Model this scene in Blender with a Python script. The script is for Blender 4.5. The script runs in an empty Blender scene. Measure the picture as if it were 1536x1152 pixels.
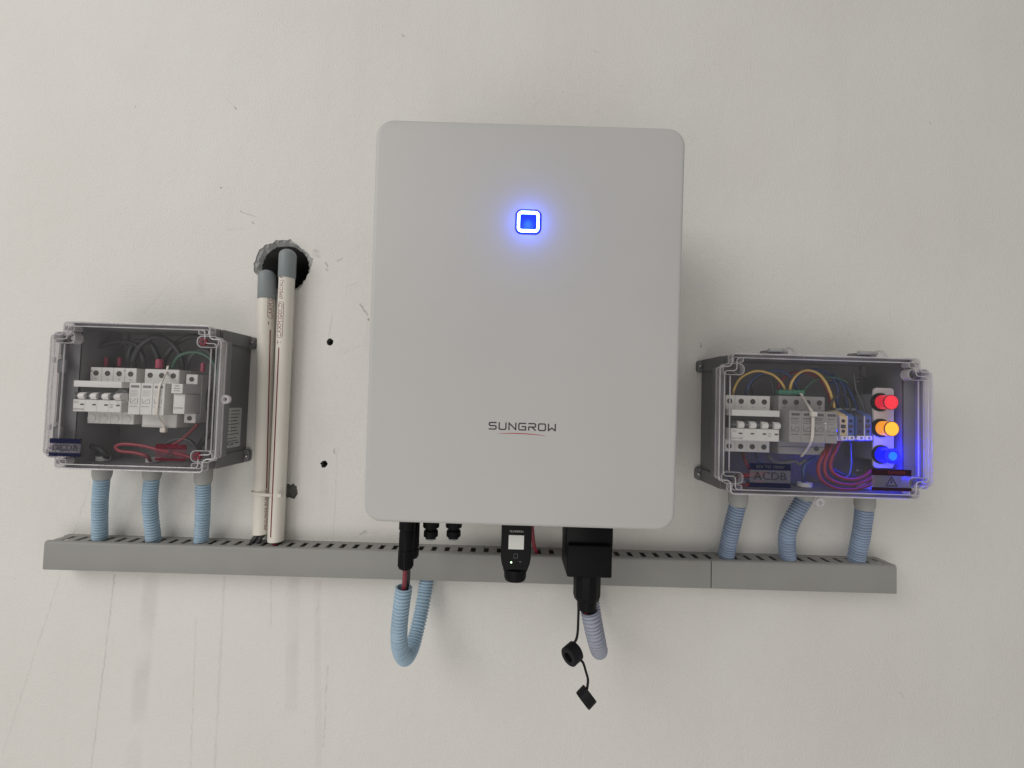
import bpy, bmesh, math, random
from mathutils import Vector, Matrix, noise

random.seed(7)
C = bpy.context.scene.collection
scn = bpy.context.scene
R_ = math.radians

# ------------------------------------------------------------------ camera
F_PX = 650.0                    # focal length in pixels of the 1536 wide photograph
D_CAM = 0.721                   # camera to wall
Z_CAM = 1.50
PITCH, ROLL, YAW = R_(2.0), R_(1.75), R_(0.0)
RM = (Matrix.Rotation(YAW, 3, 'Z') @ Matrix.Rotation(math.pi / 2 + PITCH, 3, 'X') @ Matrix.Rotation(ROLL, 3, 'Z'))
cd = bpy.data.cameras.new('camera')
cam = bpy.data.objects.new('camera', cd)
C.objects.link(cam)
cam.matrix_world = Matrix.Translation((0, -D_CAM, Z_CAM)) @ RM.to_4x4()
cd.sensor_fit = 'HORIZONTAL'
cd.sensor_width = 36.0
cd.lens = 36.0 * F_PX / 1536.0
cd.clip_start = 0.01
cd.clip_end = 50
scn.camera = cam


def at(px, py, d):
    """pixel of the photograph -> point (x, d, z) on the plane d metres in front of the wall"""
    v = RM @ Vector(((px - 768) / F_PX, -(py - 576) / F_PX, -1))
    t = (D_CAM - d) / v.y
    return (v.x * t, d, Z_CAM + v.z * t)


# ------------------------------------------------------------------ light
w = bpy.data.worlds.new('World')
scn.world = w
w.use_nodes = True
w.node_tree.nodes['Background'].inputs[0].default_value = (1.0, 0.975, 0.94, 1)
w.node_tree.nodes['Background'].inputs[1].default_value = 0.415


def area(name, loc, target, sx, sy, power, col):
    l = bpy.data.lights.new(name, 'AREA')
    l.shape = 'RECTANGLE'
    l.size, l.size_y = sx, sy
    l.energy = power
    l.color = col
    o = bpy.data.objects.new(name, l)
    C.objects.link(o)
    o.location = loc
    o.rotation_euler = (Vector(target) - Vector(loc)).to_track_quat('-Z', 'Y').to_euler()
    return o


area('window_light', (-2.0, -2.05, 2.95), (0.0, 0, 1.45), 1.9, 1.6, 35, (1.0, 0.985, 0.955))
area('floor_bounce_light', (-0.5, -1.6, 0.6), (-0.2, 0, 1.35), 1.4, 0.9, 6, (1.0, 0.96, 0.90))

scn.view_settings.view_transform = 'Standard'
scn.view_settings.look = 'None'
scn.view_settings.exposure = 0.0
scn.view_settings.gamma = 1.0
scn.view_settings.use_curve_mapping = False
scn.render.engine = 'CYCLES'
scn.cycles.max_bounces = 8
scn.cycles.transparent_max_bounces = 40
scn.cycles.transmission_bounces = 12
scn.cycles.use_denoising = True
scn.cycles.use_adaptive_sampling = True
scn.cycles.adaptive_threshold = 0.02
scn.cycles.sample_clamp_indirect = 6

# ------------------------------------------------------------------ materials
M = {}


def mat(name, col, rough=0.5, metal=0.0, var=0.06, scale=40, bump=0.0, bscale=300, emit=None, estr=0.0, spec=0.5):
    m = bpy.data.materials.new(name)
    m.use_nodes = True
    nt = m.node_tree
    b = nt.nodes['Principled BSDF']
    b.inputs['Roughness'].default_value = rough
    b.inputs['Metallic'].default_value = metal
    b.inputs['Specular IOR Level'].default_value = spec
    tc = nt.nodes.new('ShaderNodeTexCoord')
    n = nt.nodes.new('ShaderNodeTexNoise')
    n.inputs['Scale'].default_value = scale
    n.inputs['Detail'].default_value = 5
    nt.links.new(tc.outputs['Object'], n.inputs['Vector'])
    mx = nt.nodes.new('ShaderNodeMix')
    mx.data_type = 'RGBA'
    mx.inputs[6].default_value = (*[c * (1 - var) for c in col], 1)
    mx.inputs[7].default_value = (*[min(1, c * (1 + var)) for c in col], 1)
    nt.links.new(n.outputs['Fac'], mx.inputs[0])
    nt.links.new(mx.outputs[2], b.inputs['Base Color'])
    mr = nt.nodes.new('ShaderNodeMapRange')
    mr.inputs['To Min'].default_value = max(0.02, rough - 0.08)
    mr.inputs['To Max'].default_value = min(1, rough + 0.08)
    nt.links.new(n.outputs['Fac'], mr.inputs['Value'])
    nt.links.new(mr.outputs[0], b.inputs['Roughness'])
    if bump:
        n2 = nt.nodes.new('ShaderNodeTexNoise')
        n2.inputs['Scale'].default_value = bscale
        n2.inputs['Detail'].default_value = 4
        nt.links.new(tc.outputs['Object'], n2.inputs['Vector'])
        bp = nt.nodes.new('ShaderNodeBump')
        bp.inputs['Strength'].default_value = bump
        bp.inputs['Distance'].default_value = 0.001
        nt.links.new(n2.outputs['Fac'], bp.inputs['Height'])
        nt.links.new(bp.outputs[0], b.inputs['Normal'])
    if emit:
        b.inputs['Emission Color'].default_value = (*emit, 1)
        b.inputs['Emission Strength'].default_value = estr
    M[name] = m
    return m


def clear_mat(name, tint, haze, hazecol, ior=1.49, rough=0.03, gloss=1.0):
    """thin clear plastic: transparent + fresnel gloss + a little haze, lets lamp light through"""
    m = bpy.data.materials.new(name)
    m.use_nodes = True
    nt = m.node_tree
    for n in list(nt.nodes):
        nt.nodes.remove(n)
    out = nt.nodes.new('ShaderNodeOutputMaterial')
    tr = nt.nodes.new('ShaderNodeBsdfTransparent')
    tr.inputs[0].default_value = (*tint, 1)
    df = nt.nodes.new('ShaderNodeBsdfDiffuse')
    df.inputs[0].default_value = (*hazecol, 1)
    gl = nt.nodes.new('ShaderNodeBsdfGlossy')
    gl.inputs['Roughness'].default_value = rough
    lw = nt.nodes.new('ShaderNodeLayerWeight')          # facing is the same on both sides of the sheet
    lw.inputs['Blend'].default_value = 0.5
    p5 = nt.nodes.new('ShaderNodeMath')
    p5.operation = 'POWER'
    p5.inputs[1].default_value = 5.0
    nt.links.new(lw.outputs['Facing'], p5.inputs[0])
    fr = nt.nodes.new('ShaderNodeMath')
    fr.operation = 'MULTIPLY_ADD'
    fr.inputs[1].default_value = 0.96
    fr.inputs[2].default_value = 0.04
    nt.links.new(p5.outputs[0], fr.inputs[0])
    tc = nt.nodes.new('ShaderNodeTexCoord')
    nz = nt.nodes.new('ShaderNodeTexNoise')
    nz.inputs['Scale'].default_value = 22
    nz.inputs['Detail'].default_value = 6
    nt.links.new(tc.outputs['Object'], nz.inputs['Vector'])
    mr = nt.nodes.new('ShaderNodeMapRange')
    mr.inputs['From Min'].default_value = 0.3
    mr.inputs['From Max'].default_value = 0.7
    mr.inputs['To Min'].default_value = haze * 0.6
    mr.inputs['To Max'].default_value = haze * 1.4
    nt.links.new(nz.outputs['Fac'], mr.inputs['Value'])
    m1 = nt.nodes.new('ShaderNodeMixShader')
    nt.links.new(mr.outputs[0], m1.inputs[0])
    nt.links.new(tr.outputs[0], m1.inputs[1])
    nt.links.new(df.outputs[0], m1.inputs[2])
    mu = nt.nodes.new('ShaderNodeMath')
    mu.operation = 'MULTIPLY'
    mu.inputs[1].default_value = gloss
    nt.links.new(fr.outputs[0], mu.inputs[0])
    m2 = nt.nodes.new('ShaderNodeMixShader')
    nt.links.new(mu.outputs[0], m2.inputs[0])
    nt.links.new(m1.outputs[0], m2.inputs[1])
    nt.links.new(gl.outputs[0], m2.inputs[2])
    nt.links.new(m2.outputs[0], out.inputs['Surface'])
    M[name] = m


mat('cement', (0.42, 0.425, 0.42), 0.95, var=0.35, scale=160, bump=1.0, bscale=500)
mat('hole_dark', (0.10, 0.10, 0.10), 0.95, var=0.3, scale=60, bump=0.8, bscale=200)
mat('plaster_patch', (0.17, 0.165, 0.15), 0.95, var=0.4, scale=200, bump=1.0, bscale=300)
mat('inverter_paint', (0.490, 0.485, 0.475), 0.45, var=0.045, scale=5, bump=0.18, bscale=1300)
mat('inverter_metal', (0.32, 0.32, 0.32), 0.45, 0.5)
mat('led_core', (0.8, 0.9, 1.0), 0.3, emit=(0.50, 0.80, 1.0), estr=5.0)
mat('led_blue_halo', (0.0, 0.002, 0.05), 0.4, emit=(0.0, 0.03, 1.0), estr=0.85)
mat('led_green', (0.5, 0.8, 0.5), 0.3, emit=(0.65, 1.0, 0.55), estr=2.0)
mat('ink_black', (0.025, 0.025, 0.03), 0.6)
mat('ink_grey', (0.20, 0.20, 0.20), 0.7)
mat('ink_faint', (0.36, 0.36, 0.35), 0.7)
mat('ink_red', (0.42, 0.03, 0.035), 0.6)
mat('ink_maroon', (0.17, 0.012, 0.030), 0.65)
mat('icon_grey', (0.09, 0.09, 0.095), 0.6)
mat('black_plastic', (0.0035, 0.0036, 0.0042), 0.5, var=0.2, bump=0.1, bscale=900, spec=0.14)
mat('black_gloss', (0.004, 0.0042, 0.0052), 0.35, var=0.2, spec=0.12)
mat('black_rubber', (0.008, 0.0085, 0.010), 0.6, var=0.2, bump=0.15, bscale=700, spec=0.2)
mat('trunk_grey', (0.285, 0.281, 0.266), 0.55, var=0.10, scale=14, bump=0.08, bscale=900)
mat('pvc_white', (0.70, 0.665, 0.60), 0.42, var=0.09, scale=16, bump=0.05, bscale=500)
mat('pvc_fitting', (0.22, 0.245, 0.255), 0.5, var=0.06, bump=0.05, bscale=600)
mat('conduit_blue', (0.33, 0.455, 0.56), 0.5, var=0.20, scale=34, bump=0.05)
mat('conduit_navy', (0.25, 0.315, 0.43), 0.5, var=0.20, scale=34, bump=0.05)
mat('conduit_pale', (0.33, 0.35, 0.42), 0.55, var=0.20, scale=34, bump=0.05)
mat('box_grey', (0.165, 0.165, 0.17), 0.6, var=0.06, scale=30, bump=0.12, bscale=1200)
mat('gland_grey', (0.36, 0.36, 0.345), 0.6, var=0.05)
mat('breaker_white', (0.66, 0.655, 0.625), 0.5, var=0.03, bump=0.03, bscale=900)
mat('breaker_side', (0.52, 0.515, 0.49), 0.55, var=0.05)
mat('protector_grey', (0.30, 0.295, 0.285), 0.55, var=0.04)
mat('lever_white', (0.70, 0.69, 0.66), 0.35, var=0.03)
mat('slot_dark', (0.05, 0.05, 0.052), 0.6)
mat('terminal_dark', (0.07, 0.068, 0.062), 0.5, 0.3)
mat('steel', (0.62, 0.62, 0.62), 0.28, 1.0)
mat('rail_metal', (0.45, 0.45, 0.44), 0.4, 0.9)
mat('screw_red', (0.19, 0.008, 0.026), 0.4)
mat('wire_black', (0.028, 0.03, 0.032), 0.45)
mat('wire_red', (0.23, 0.014, 0.030), 0.42)
mat('wire_maroon', (0.20, 0.02, 0.035), 0.45)
mat('wire_yellow', (0.62, 0.42, 0.12), 0.45)
mat('wire_blue', (0.03, 0.06, 0.17), 0.45)
mat('wire_lightblue', (0.06, 0.10, 0.45), 0.45)
mat('wire_green', (0.05, 0.13, 0.085), 0.5)
mat('wire_grey', (0.10, 0.105, 0.11), 0.5)
mat('ferrule', (0.36, 0.05, 0.095), 0.5)
mat('ferrule_green', (0.05, 0.20, 0.13), 0.5)
mat('block_yellow', (0.62, 0.50, 0.27), 0.5)
mat('block_blue', (0.07, 0.13, 0.33), 0.5)
mat('block_dark', (0.05, 0.055, 0.075), 0.5)
mat('marker_white', (0.72, 0.71, 0.72), 0.5)
mat('tie_white', (0.68, 0.64, 0.57), 0.45)
mat('plate_white', (0.60, 0.585, 0.56), 0.5, var=0.03)
mat('sticker_grey', (0.48, 0.485, 0.48), 0.6, var=0.03)
mat('sticker_white', (0.70, 0.71, 0.68), 0.5, var=0.02)
mat('lens_red', (0.5, 0.01, 0.03), 0.25, emit=(1.0, 0.025, 0.05), estr=0.75, var=0.25, scale=300)
mat('lens_red_side', (0.5, 0.01, 0.03), 0.25, emit=(1.0, 0.02, 0.05), estr=0.45)
mat('lens_amber', (0.6, 0.2, 0.01), 0.25, emit=(1.0, 0.50, 0.035), estr=1.05, var=0.25, scale=300)
mat('lens_amber_side', (0.6, 0.2, 0.01), 0.25, emit=(1.0, 0.36, 0.015), estr=0.75)
mat('lens_blue', (0.0, 0.01, 0.6), 0.25, emit=(0.0, 0.011, 1.0), estr=20)
mat('lens_blue_side', (0.0, 0.01, 0.6), 0.25, emit=(0.0, 0.0, 1.0), estr=60)
mat('film_red', (0.30, 0.02, 0.04), 0.5)
mat('film_navy', (0.015, 0.018, 0.06), 0.4)
mat('film_purple', (0.05, 0.008, 0.03), 0.4)

clear_mat('clear_lid', (0.985, 0.98, 0.985), 0.014, (0.62, 0.61, 0.62), rough=0.05, gloss=0.42)
clear_mat('clear_wall', (0.96, 0.95, 0.96), 0.08, (0.68, 0.67, 0.68), rough=0.06, gloss=2.2)
clear_mat('clear_edge', (0.86, 0.84, 0.86), 0.42, (0.80, 0.78, 0.79), rough=0.08, gloss=1.4)
clear_mat('band_red', (0.80, 0.52, 0.58), 0.24, (0.20, 0.03, 0.05), rough=0.2, gloss=0.6)
clear_mat('band_navy', (0.22, 0.22, 0.34), 0.35, (0.022, 0.026, 0.10), rough=0.2, gloss=0.6)
clear_mat('band_purple', (0.30, 0.16, 0.24), 0.35, (0.05, 0.010, 0.03), rough=0.2, gloss=0.6)
clear_mat('film_clear', (0.82, 0.80, 0.84), 0.20, (0.30, 0.29, 0.33), rough=0.2, gloss=0.6)
clear_mat('film_pink', (0.90, 0.78, 0.81), 0.10, (0.28, 0.10, 0.12), rough=0.2, gloss=0.6)

# ---- wall material: paint with stains, pencil lines and scuffs of their own shape
STROKES = [  # x0,y0,x1,y1 (photo pixels on the wall), width px, strength, breakup, tint
    (136, 722, 4, 1130, 2.0, 0.16, 0.85), (172, 862, 137, 1152, 2.0, 0.26, 0.6), (228, 862, 199, 1152, 22, 0.17, 0.95),
    (294, 930, 286, 1152, 2.0, 0.18, 0.7), (337, 862, 322, 1152, 3.6, 0.15, 0.6), (441, 866, 436, 1060, 18, 0.13, 0.8),
    (481, 872, 476, 920, 2.4, 0.20, 0.7), (492, 1000, 485, 1120, 2.2, 0.24, 0.95), (476, 875, 478, 1150, 10, 0.08, 0.8),
    (407, 870, 406, 940, 2.0, 0.15, 0.6), (340, 147, 354, 163, 1.3, 0.30, 0.5), (352, 161, 354, 164, 2.0, 0.45, 0.0), (360, 317, 386, 326, 1.6, 0.30, 0.6), (360, 317, 363, 318, 2.2, 0.4, 0.0), (378, 334, 381, 335, 2.2, 0.4, 0.0),
    (472, 376, 476, 378, 5.0, 0.3, 0.8), (470, 382, 478, 384, 4.0, 0.25, 0.9), (488, 395, 491, 399, 3.0, 0.55, 0.3), (489, 403, 491, 406, 2.5, 0.4, 0.3), (505, 392, 513, 388, 2.4, 0.32, 0.3),
    (540, 456, 551, 472, 2.6, 0.55, 0.3), (552, 479, 553, 480, 2.6, 0.7, 0.0), (499, 468, 493, 506, 2.0, 0.16, 0.5),
    (272, 408, 215, 470, 2.0, 0.12, 0.6), (506, 670, 500, 812, 1.6, 0.17, 0.7), (501, 674, 502, 680, 2.5, 0.4, 0.2),
    (487, 702, 484, 806, 12, 0.07, 0.9), (541, 801, 549, 797, 3.2, 0.45, 0.3), (331, 281, 332, 282, 2.2, 0.75, 0.0),
    (203, 158, 204, 161, 1.8, 0.35, 0.2), (519, 430, 536, 424, 2.6, 0.14, 0.4), (515, 530, 540, 518, 2.4, 0.12, 0.6),
    (340, 345, 365, 342, 2.0, 0.14, 0.5), (180, 92, 220, 92, 60, 0.045, 0.9), (1051, 514, 1051, 520, 2.0, 0.5, 0.0),
    (604, 52, 606, 54, 3.0, 0.35, 0.0), 
    (300, 415, 303, 440, 9, 0.10, 0.8), (560, 470, 548, 520, 10, 0.05, 0.9), (452, 470, 470, 700, 40, 0.03, 0.9),
    (890, 76, 900, 80, 2.0, 0.15, 0.0), (1395, 184, 1396, 185, 2.0, 0.4, 0.0),
    (1230, 802, 1242, 806, 5, 0.10, 0.6), (1350, 1040, 1356, 1046, 3, 0.16, 0.0),
]


def wall_material():
    m = bpy.data.materials.new('wall_paint')
    m.use_nodes = True
    nt = m.node_tree
    L = nt.links.new
    b = nt.nodes['Principled BSDF']
    b.inputs['Roughness'].default_value = 0.75
    b.inputs['Specular IOR Level'].default_value = 0.25
    tc = nt.nodes.new('ShaderNodeTexCoord')
    sx = nt.nodes.new('ShaderNodeSeparateXYZ')
    L(tc.outputs['Object'], sx.inputs[0])

    def math_(op, a, bb=None, clamp=False):
        n = nt.nodes.new('ShaderNodeMath')
        n.operation = op
        n.use_clamp = clamp
        for i, v in enumerate((a, bb)):
            if v is None:
                continue
            if isinstance(v, (int, float)):
                n.inputs[i].default_value = v
            else:
                L(v, n.inputs[i])
        return n.outputs[0]

    def nz(scale, detail=5, sc3=None):
        n = nt.nodes.new('ShaderNodeTexNoise')
        n.inputs['Scale'].default_value = scale
        n.inputs['Detail'].default_value = detail
        if sc3:
            mp = nt.nodes.new('ShaderNodeMapping')
            mp.inputs['Scale'].default_value = sc3
            L(tc.outputs['Object'], mp.inputs[0])
            L(mp.outputs[0], n.inputs['Vector'])
        else:
            L(tc.outputs['Object'], n.inputs['Vector'])
        return n.outputs['Fac']
    wob = math_('MULTIPLY', math_('SUBTRACT', nz(26, 4), 0.5), 0.0035)
    wn = nt.nodes.new('ShaderNodeTexNoise')             # ragged, hand-made outlines
    wn.inputs['Scale'].default_value = 120
    wn.inputs['Detail'].default_value = 4
    L(tc.outputs['Object'], wn.inputs['Vector'])
    wv = nt.nodes.new('ShaderNodeVectorMath')
    wv.operation = 'MULTIPLY_ADD'
    wv.inputs[1].default_value = (0.0055, 0, 0.0055)
    L(wn.outputs['Color'], wv.inputs[0])
    cmb = nt.nodes.new('ShaderNodeCombineXYZ')
    L(math_('ADD', sx.outputs[0], math_('SUBTRACT', wob, 0.00275)), cmb.inputs[0])
    L(math_('SUBTRACT', sx.outputs[2], 0.00275), cmb.inputs[2])
    L(cmb.outputs[0], wv.inputs[2])
    PW = wv.outputs[0]
    brk = nz(38, 6)
    brk2 = nz(9, 3)
    total = None
    for (x0, y0, x1, y1, wd, st, bk) in STROKES:
        a, c = at(x0, y0, 0), at(x1, y1, 0)
        dx, dz = c[0] - a[0], c[2] - a[2]
        ln = math.hypot(dx, dz) + 1e-6
        mp = nt.nodes.new('ShaderNodeMapping')
        mp.vector_type = 'TEXTURE'
        mp.inputs['Location'].default_value = ((a[0] + c[0]) / 2, 0, (a[2] + c[2]) / 2)
        mp.inputs['Rotation'].default_value = (0, math.atan2(-dz, dx), 0)
        L(PW, mp.inputs[0])
        vec = mp.outputs[0]
        for op, arg in (('ABSOLUTE', None), ('SUBTRACT', (ln / 2, 1, 0)), ('MAXIMUM', (0, 0, 0)), ('LENGTH', None)):
            vm = nt.nodes.new('ShaderNodeVectorMath')
            vm.operation = op
            L(vec, vm.inputs[0])
            if arg:
                vm.inputs[1].default_value = arg
            vec = vm.outputs['Value'] if op == 'LENGTH' else vm.outputs[0]
        dist = vec
        hw = wd / 901.0 / 2
        soft = hw * (0.35 if 9 < wd < 30 else 0.8)
        mr = nt.nodes.new('ShaderNodeMapRange')
        mr.inputs['From Min'].default_value = hw + soft
        mr.inputs['From Max'].default_value = max(hw - soft, 0)
        L(dist, mr.inputs['Value'])
        msk = mr.outputs[0]
        br = nt.nodes.new('ShaderNodeMapRange')
        br.inputs['From Min'].default_value = 0.36
        br.inputs['From Max'].default_value = 0.60
        br.inputs['To Min'].default_value = 1 - bk
        L(brk if wd < 9 else brk2, br.inputs['Value'])
        msk = math_('MULTIPLY', math_('MULTIPLY', msk, br.outputs[0]), st)
        total = msk if total is None else math_('MAXIMUM', total, msk)
    base = nt.nodes.new('ShaderNodeMix')
    base.data_type = 'RGBA'
    base.inputs[6].default_value = (0.705, 0.684, 0.648, 1)
    base.inputs[7].default_value = (0.742, 0.728, 0.698, 1)
    mrb = nt.nodes.new('ShaderNodeMapRange')
    mrb.inputs['From Min'].default_value = 0.3
    mrb.inputs['From Max'].default_value = 0.7
    L(nz(3.2, 6), mrb.inputs['Value'])
    L(mrb.outputs[0], base.inputs[0])
    # faint vertical runs of old water stain
    runs = nt.nodes.new('ShaderNodeMapRange')
    runs.inputs['From Min'].default_value = 0.55
    runs.inputs['From Max'].default_value = 0.85
    runs.inputs['To Max'].default_value = 0.035
    L(nz(1.0, 6, (26, 1, 1.2)), runs.inputs['Value'])
    fine = nt.nodes.new('ShaderNodeMapRange')
    fine.inputs['From Min'].default_value = 0.66
    fine.inputs['From Max'].default_value = 0.80
    fine.inputs['To Max'].default_value = 0.10
    L(nz(90, 3), fine.inputs['Value'])
    tt = math_('ADD', math_('ADD', total, runs.outputs[0]), fine.outputs[0], True)
    st = nt.nodes.new('ShaderNodeMix')
    st.data_type = 'RGBA'
    st.inputs[7].default_value = (0.20, 0.185, 0.165, 1)
    L(base.outputs[2], st.inputs[6])
    L(tt, st.inputs[0])
    L(st.outputs[2], b.inputs['Base Color'])
    hh = math_('ADD', math_('ADD', math_('MULTIPLY', nz(330, 3), 1.7), math_('MULTIPLY', nz(60, 5), 0.8)),
               math_('MULTIPLY', nz(9, 4), 5.5))
    bp = nt.nodes.new('ShaderNodeBump')
    bp.inputs['Strength'].default_value = 0.45
    bp.inputs['Distance'].default_value = 0.0014
    L(hh, bp.inputs['Height'])
    L(bp.outputs[0], b.inputs['Normal'])
    M['wall_paint'] = m


wall_material()

# ------------------------------------------------------------------ mesh helpers
ORIG = {}                         # object name -> world origin (x, d, z) its children are measured from


def tag(o, label=None, cat=None, group=None, kind=None):
    for k, v in (('label', label), ('category', cat), ('group', group), ('kind', kind)):
        if v:
            o[k] = v
    return o


def thing(name, label, cat, o=(0, 0, 0), group=None, rot=None):
    e = bpy.data.objects.new(name, None)
    C.objects.link(e)
    e.empty_display_size = 0.02
    e.location = (o[0], -o[1], o[2])
    if rot:
        e.rotation_euler = rot
    ORIG[e.name] = (0, 0, 0) if rot else o
    return tag(e, label, cat, group)


class MB:
    """collects shapes given in (x, d, z), d = distance out of the wall"""

    def __init__(s):
        s.v, s.f = [], []

    def add(s, vs, fs):
        n = len(s.v)
        s.v += [tuple(v) for v in vs]
        s.f += [tuple(i + n for i in f) for f in fs]
        return s

    def box(s, x0, x1, d0, d1, z0, z1, bev=0.0, seg=2):
        if bev <= 0:
            vs = [(x, d, z) for x in (x0, x1) for d in (d0, d1) for z in (z0, z1)]
            return s.add(vs, [(0, 1, 3, 2), (4, 6, 7, 5), (0, 4, 5, 1), (2, 3, 7, 6), (0, 2, 6, 4), (1, 5, 7, 3)])
        bm = bmesh.new()
        bmesh.ops.create_cube(bm, size=1)
        for v in bm.verts:
            v.co = Vector(((x0 + x1) / 2 + v.co.x * (x1 - x0), (d0 + d1) / 2 + v.co.y * (d1 - d0), (z0 + z1) / 2 + v.co.z * (z1 - z0)))
        bev = min(bev, 0.45 * min(abs(x1 - x0), abs(d1 - d0), abs(z1 - z0)))
        bmesh.ops.bevel(bm, geom=bm.edges[:], offset=bev, segments=seg, affect='EDGES', profile=0.5)
        bm.verts.index_update()
        s.add([v.co[:] for v in bm.verts], [[v.index for v in f.verts] for f in bm.faces])
        bm.free()
        return s

    def prism(s, poly, d0, d1):
        """closed prism of the polygon [(x, z)] between depths d0 and d1"""
        n = len(poly)
        vs = [(x, d0, z) for x, z in poly] + [(x, d1, z) for x, z in poly]
        fs = [tuple(range(n)), tuple(range(2 * n - 1, n - 1, -1))]
        fs += [(i, (i + 1) % n, n + (i + 1) % n, n + i) for i in range(n)]
        return s.add(vs, fs)

    def ring(s, outer, inner, d0, d1):
        """wall of a frame: between two polygons with equal point counts"""
        n = len(outer)
        vs = []
        for d in (d0, d1):
            vs += [(x, d, z) for x, z in outer] + [(x, d, z) for x, z in inner]
        fs = []
        for i in range(n):
            j = (i + 1) % n
            fs += [(i, j, 2 * n + j, 2 * n + i), (n + i, 3 * n + i, 3 * n + j, n + j), (i, n + i, n + j, j),
                   (2 * n + i, 2 * n + j, 3 * n + j, 3 * n + i)]
        return s.add(vs, fs)

    def sweep(s, pts, rad, seg=14, cap=True, closed=False):
        """tube along 3-D points; rad a number or list"""
        P = [Vector(p) for p in pts]
        n = len(P)
        T = []
        for i in range(n):
            if closed:
                t = P[(i + 1) % n] - P[i - 1]
            else:
                t = P[min(i + 1, n - 1)] - P[max(i - 1, 0)]
            T.append(t.normalized())
        up = Vector((0, 1, 0)) if abs(T[0].y) < 0.9 else Vector((1, 0, 0))
        N = (up - T[0] * up.dot(T[0])).normalized()
        vs = []
        for i in range(n):
            N = (N - T[i] * N.dot(T[i])).normalized()
            B = T[i].cross(N)
            r = rad[i] if isinstance(rad, (list, tuple)) else rad
            for k in range(seg):
                a = 2 * math.pi * k / seg
                vs.append(P[i] + (N * math.cos(a) + B * math.sin(a)) * r)
        fs = []
        for i in range(n if closed else n - 1):
            for k in range(seg):
                k2 = (k + 1) % seg
                i2 = (i + 1) % n
                fs.append((i * seg + k, i * seg + k2, i2 * seg + k2, i2 * seg + k))
        if cap and not closed:
            fs.append(tuple(range(seg)))
            fs.append(tuple(range((n - 1) * seg, n * seg)))
        return s.add(vs, fs)

    def lathe(s, o, prof, axis='d', seg=28, cap=True):
        """prof: [(radius, along axis)] from point o"""
        A = {'d': Vector((0, 1, 0)), 'z': Vector((0, 0, 1)), 'x': Vector((1, 0, 0))}[axis] if isinstance(axis, str) else Vector(axis).normalized()
        pts_ = [Vector(o) + A * h for r, h in prof]
        up = Vector((0, 0, 1)) if abs(A.z) < 0.9 else Vector((1, 0, 0))
        N = (up - A * up.dot(A)).normalized()
        B = A.cross(N)
        vs, fs = [], []
        for (r, h), p in zip(prof, pts_):
            for k in range(seg):
                a = 2 * math.pi * k / seg
                vs.append(p + (N * math.cos(a) + B * math.sin(a)) * r)
        for i in range(len(prof) - 1):
            for k in range(seg):
                k2 = (k + 1) % seg
                fs.append((i * seg + k, i * seg + k2, (i + 1) * seg + k2, (i + 1) * seg + k))
        if cap:
            fs.append(tuple(range(seg)))
            fs.append(tuple(range((len(prof) - 1) * seg, len(prof) * seg)))
        return s.add(vs, fs)

    def xf(s, fn):
        s.v = [fn(v) for v in s.v]
        return s

    def build(s, name, m, parent=None, label=None, cat=None, group=None, kind=None, o=None, smooth=35):
        if parent is not None:
            o = ORIG[parent.name]
        elif o is None:
            n = len(s.v)
            xs, ds, zs = zip(*s.v)
            o = ((min(xs) + max(xs)) / 2, min(ds), min(zs))
        me = bpy.data.meshes.new(name)
        me.from_pydata([(x - o[0], -(d - o[1]), z - o[2]) for x, d, z in s.v], [], s.f)
        bm = bmesh.new()
        bm.from_mesh(me)
        bmesh.ops.recalc_face_normals(bm, faces=bm.faces[:])
        bm.to_mesh(me)
        bm.free()
        if smooth:
            me.polygons.foreach_set('use_smooth', [True] * len(me.polygons))
            me.set_sharp_from_angle(angle=R_(smooth))
        me.materials.append(M[m])
        ob = bpy.data.objects.new(name, me)
        C.objects.link(ob)
        if parent is not None:
            ob.parent = parent
        else:
            ob.location = (o[0], -o[1], o[2])
        ORIG[ob.name] = o
        return tag(ob, label, cat, group, kind)


def crom(pts, step=0.004):
    """Catmull-Rom through points, resampled at about `step`"""
    P = [Vector(p) for p in pts]
    P = [P[0] * 2 - P[1]] + P + [P[-1] * 2 - P[-2]]
    fine = []
    for i in range(1, len(P) - 2):
        a, b, c, d = P[i - 1:i + 3]
        for k in range(24):
            t = k / 24
            fine.append(0.5 * ((2 * b) + (c - a) * t + (2 * a - 5 * b + 4 * c - d) * t * t + (3 * b - a - 3 * c + d) * t ** 3))
    fine.append(P[-2])
    out = [fine[0]]
    acc = 0
    for i in range(1, len(fine)):
        seg = (fine[i] - fine[i - 1]).length
        while seg > 0 and acc + seg >= step:
            t = (step - acc) / seg
            q = fine[i - 1].lerp(fine[i], t)
            out.append(q)
            fine[i - 1] = q
            seg = (fine[i] - q).length
            acc = 0
        acc += seg
    if (out[-1] - fine[-1]).length > step * 0.3:
        out.append(fine[-1])
    return out


def rrect(x0, x1, z0, z1, r, n=6):
    out = []
    for cx, cz, a0 in ((x1 - r, z1 - r, 0), (x0 + r, z1 - r, 90), (x0 + r, z0 + r, 180), (x1 - r, z0 + r, 270)):
        for k in range(n + 1):
            a = R_(a0 + 90 * k / n)
            out.append((cx + r * math.cos(a), cz + r * math.sin(a)))
    return out


def round_poly(poly, r, n=4):
    """round every corner of a polygon (list of (x, z))"""
    out = []
    L = len(poly)
    for i in range(L):
        p, a, b = Vector(poly[i]), Vector(poly[i - 1]), Vector(poly[(i + 1) % L])
        da, db = (a - p), (b - p)
        rr = min(r, da.length * 0.48, db.length * 0.48)
        pa, pb = p + da.normalized() * rr, p + db.normalized() * rr
        for k in range(n + 1):
            t = k / n
            q = pa * (1 - t) ** 2 + p * 2 * t * (1 - t) + pb * t * t
            out.append((q.x, q.y))
    return out


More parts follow.
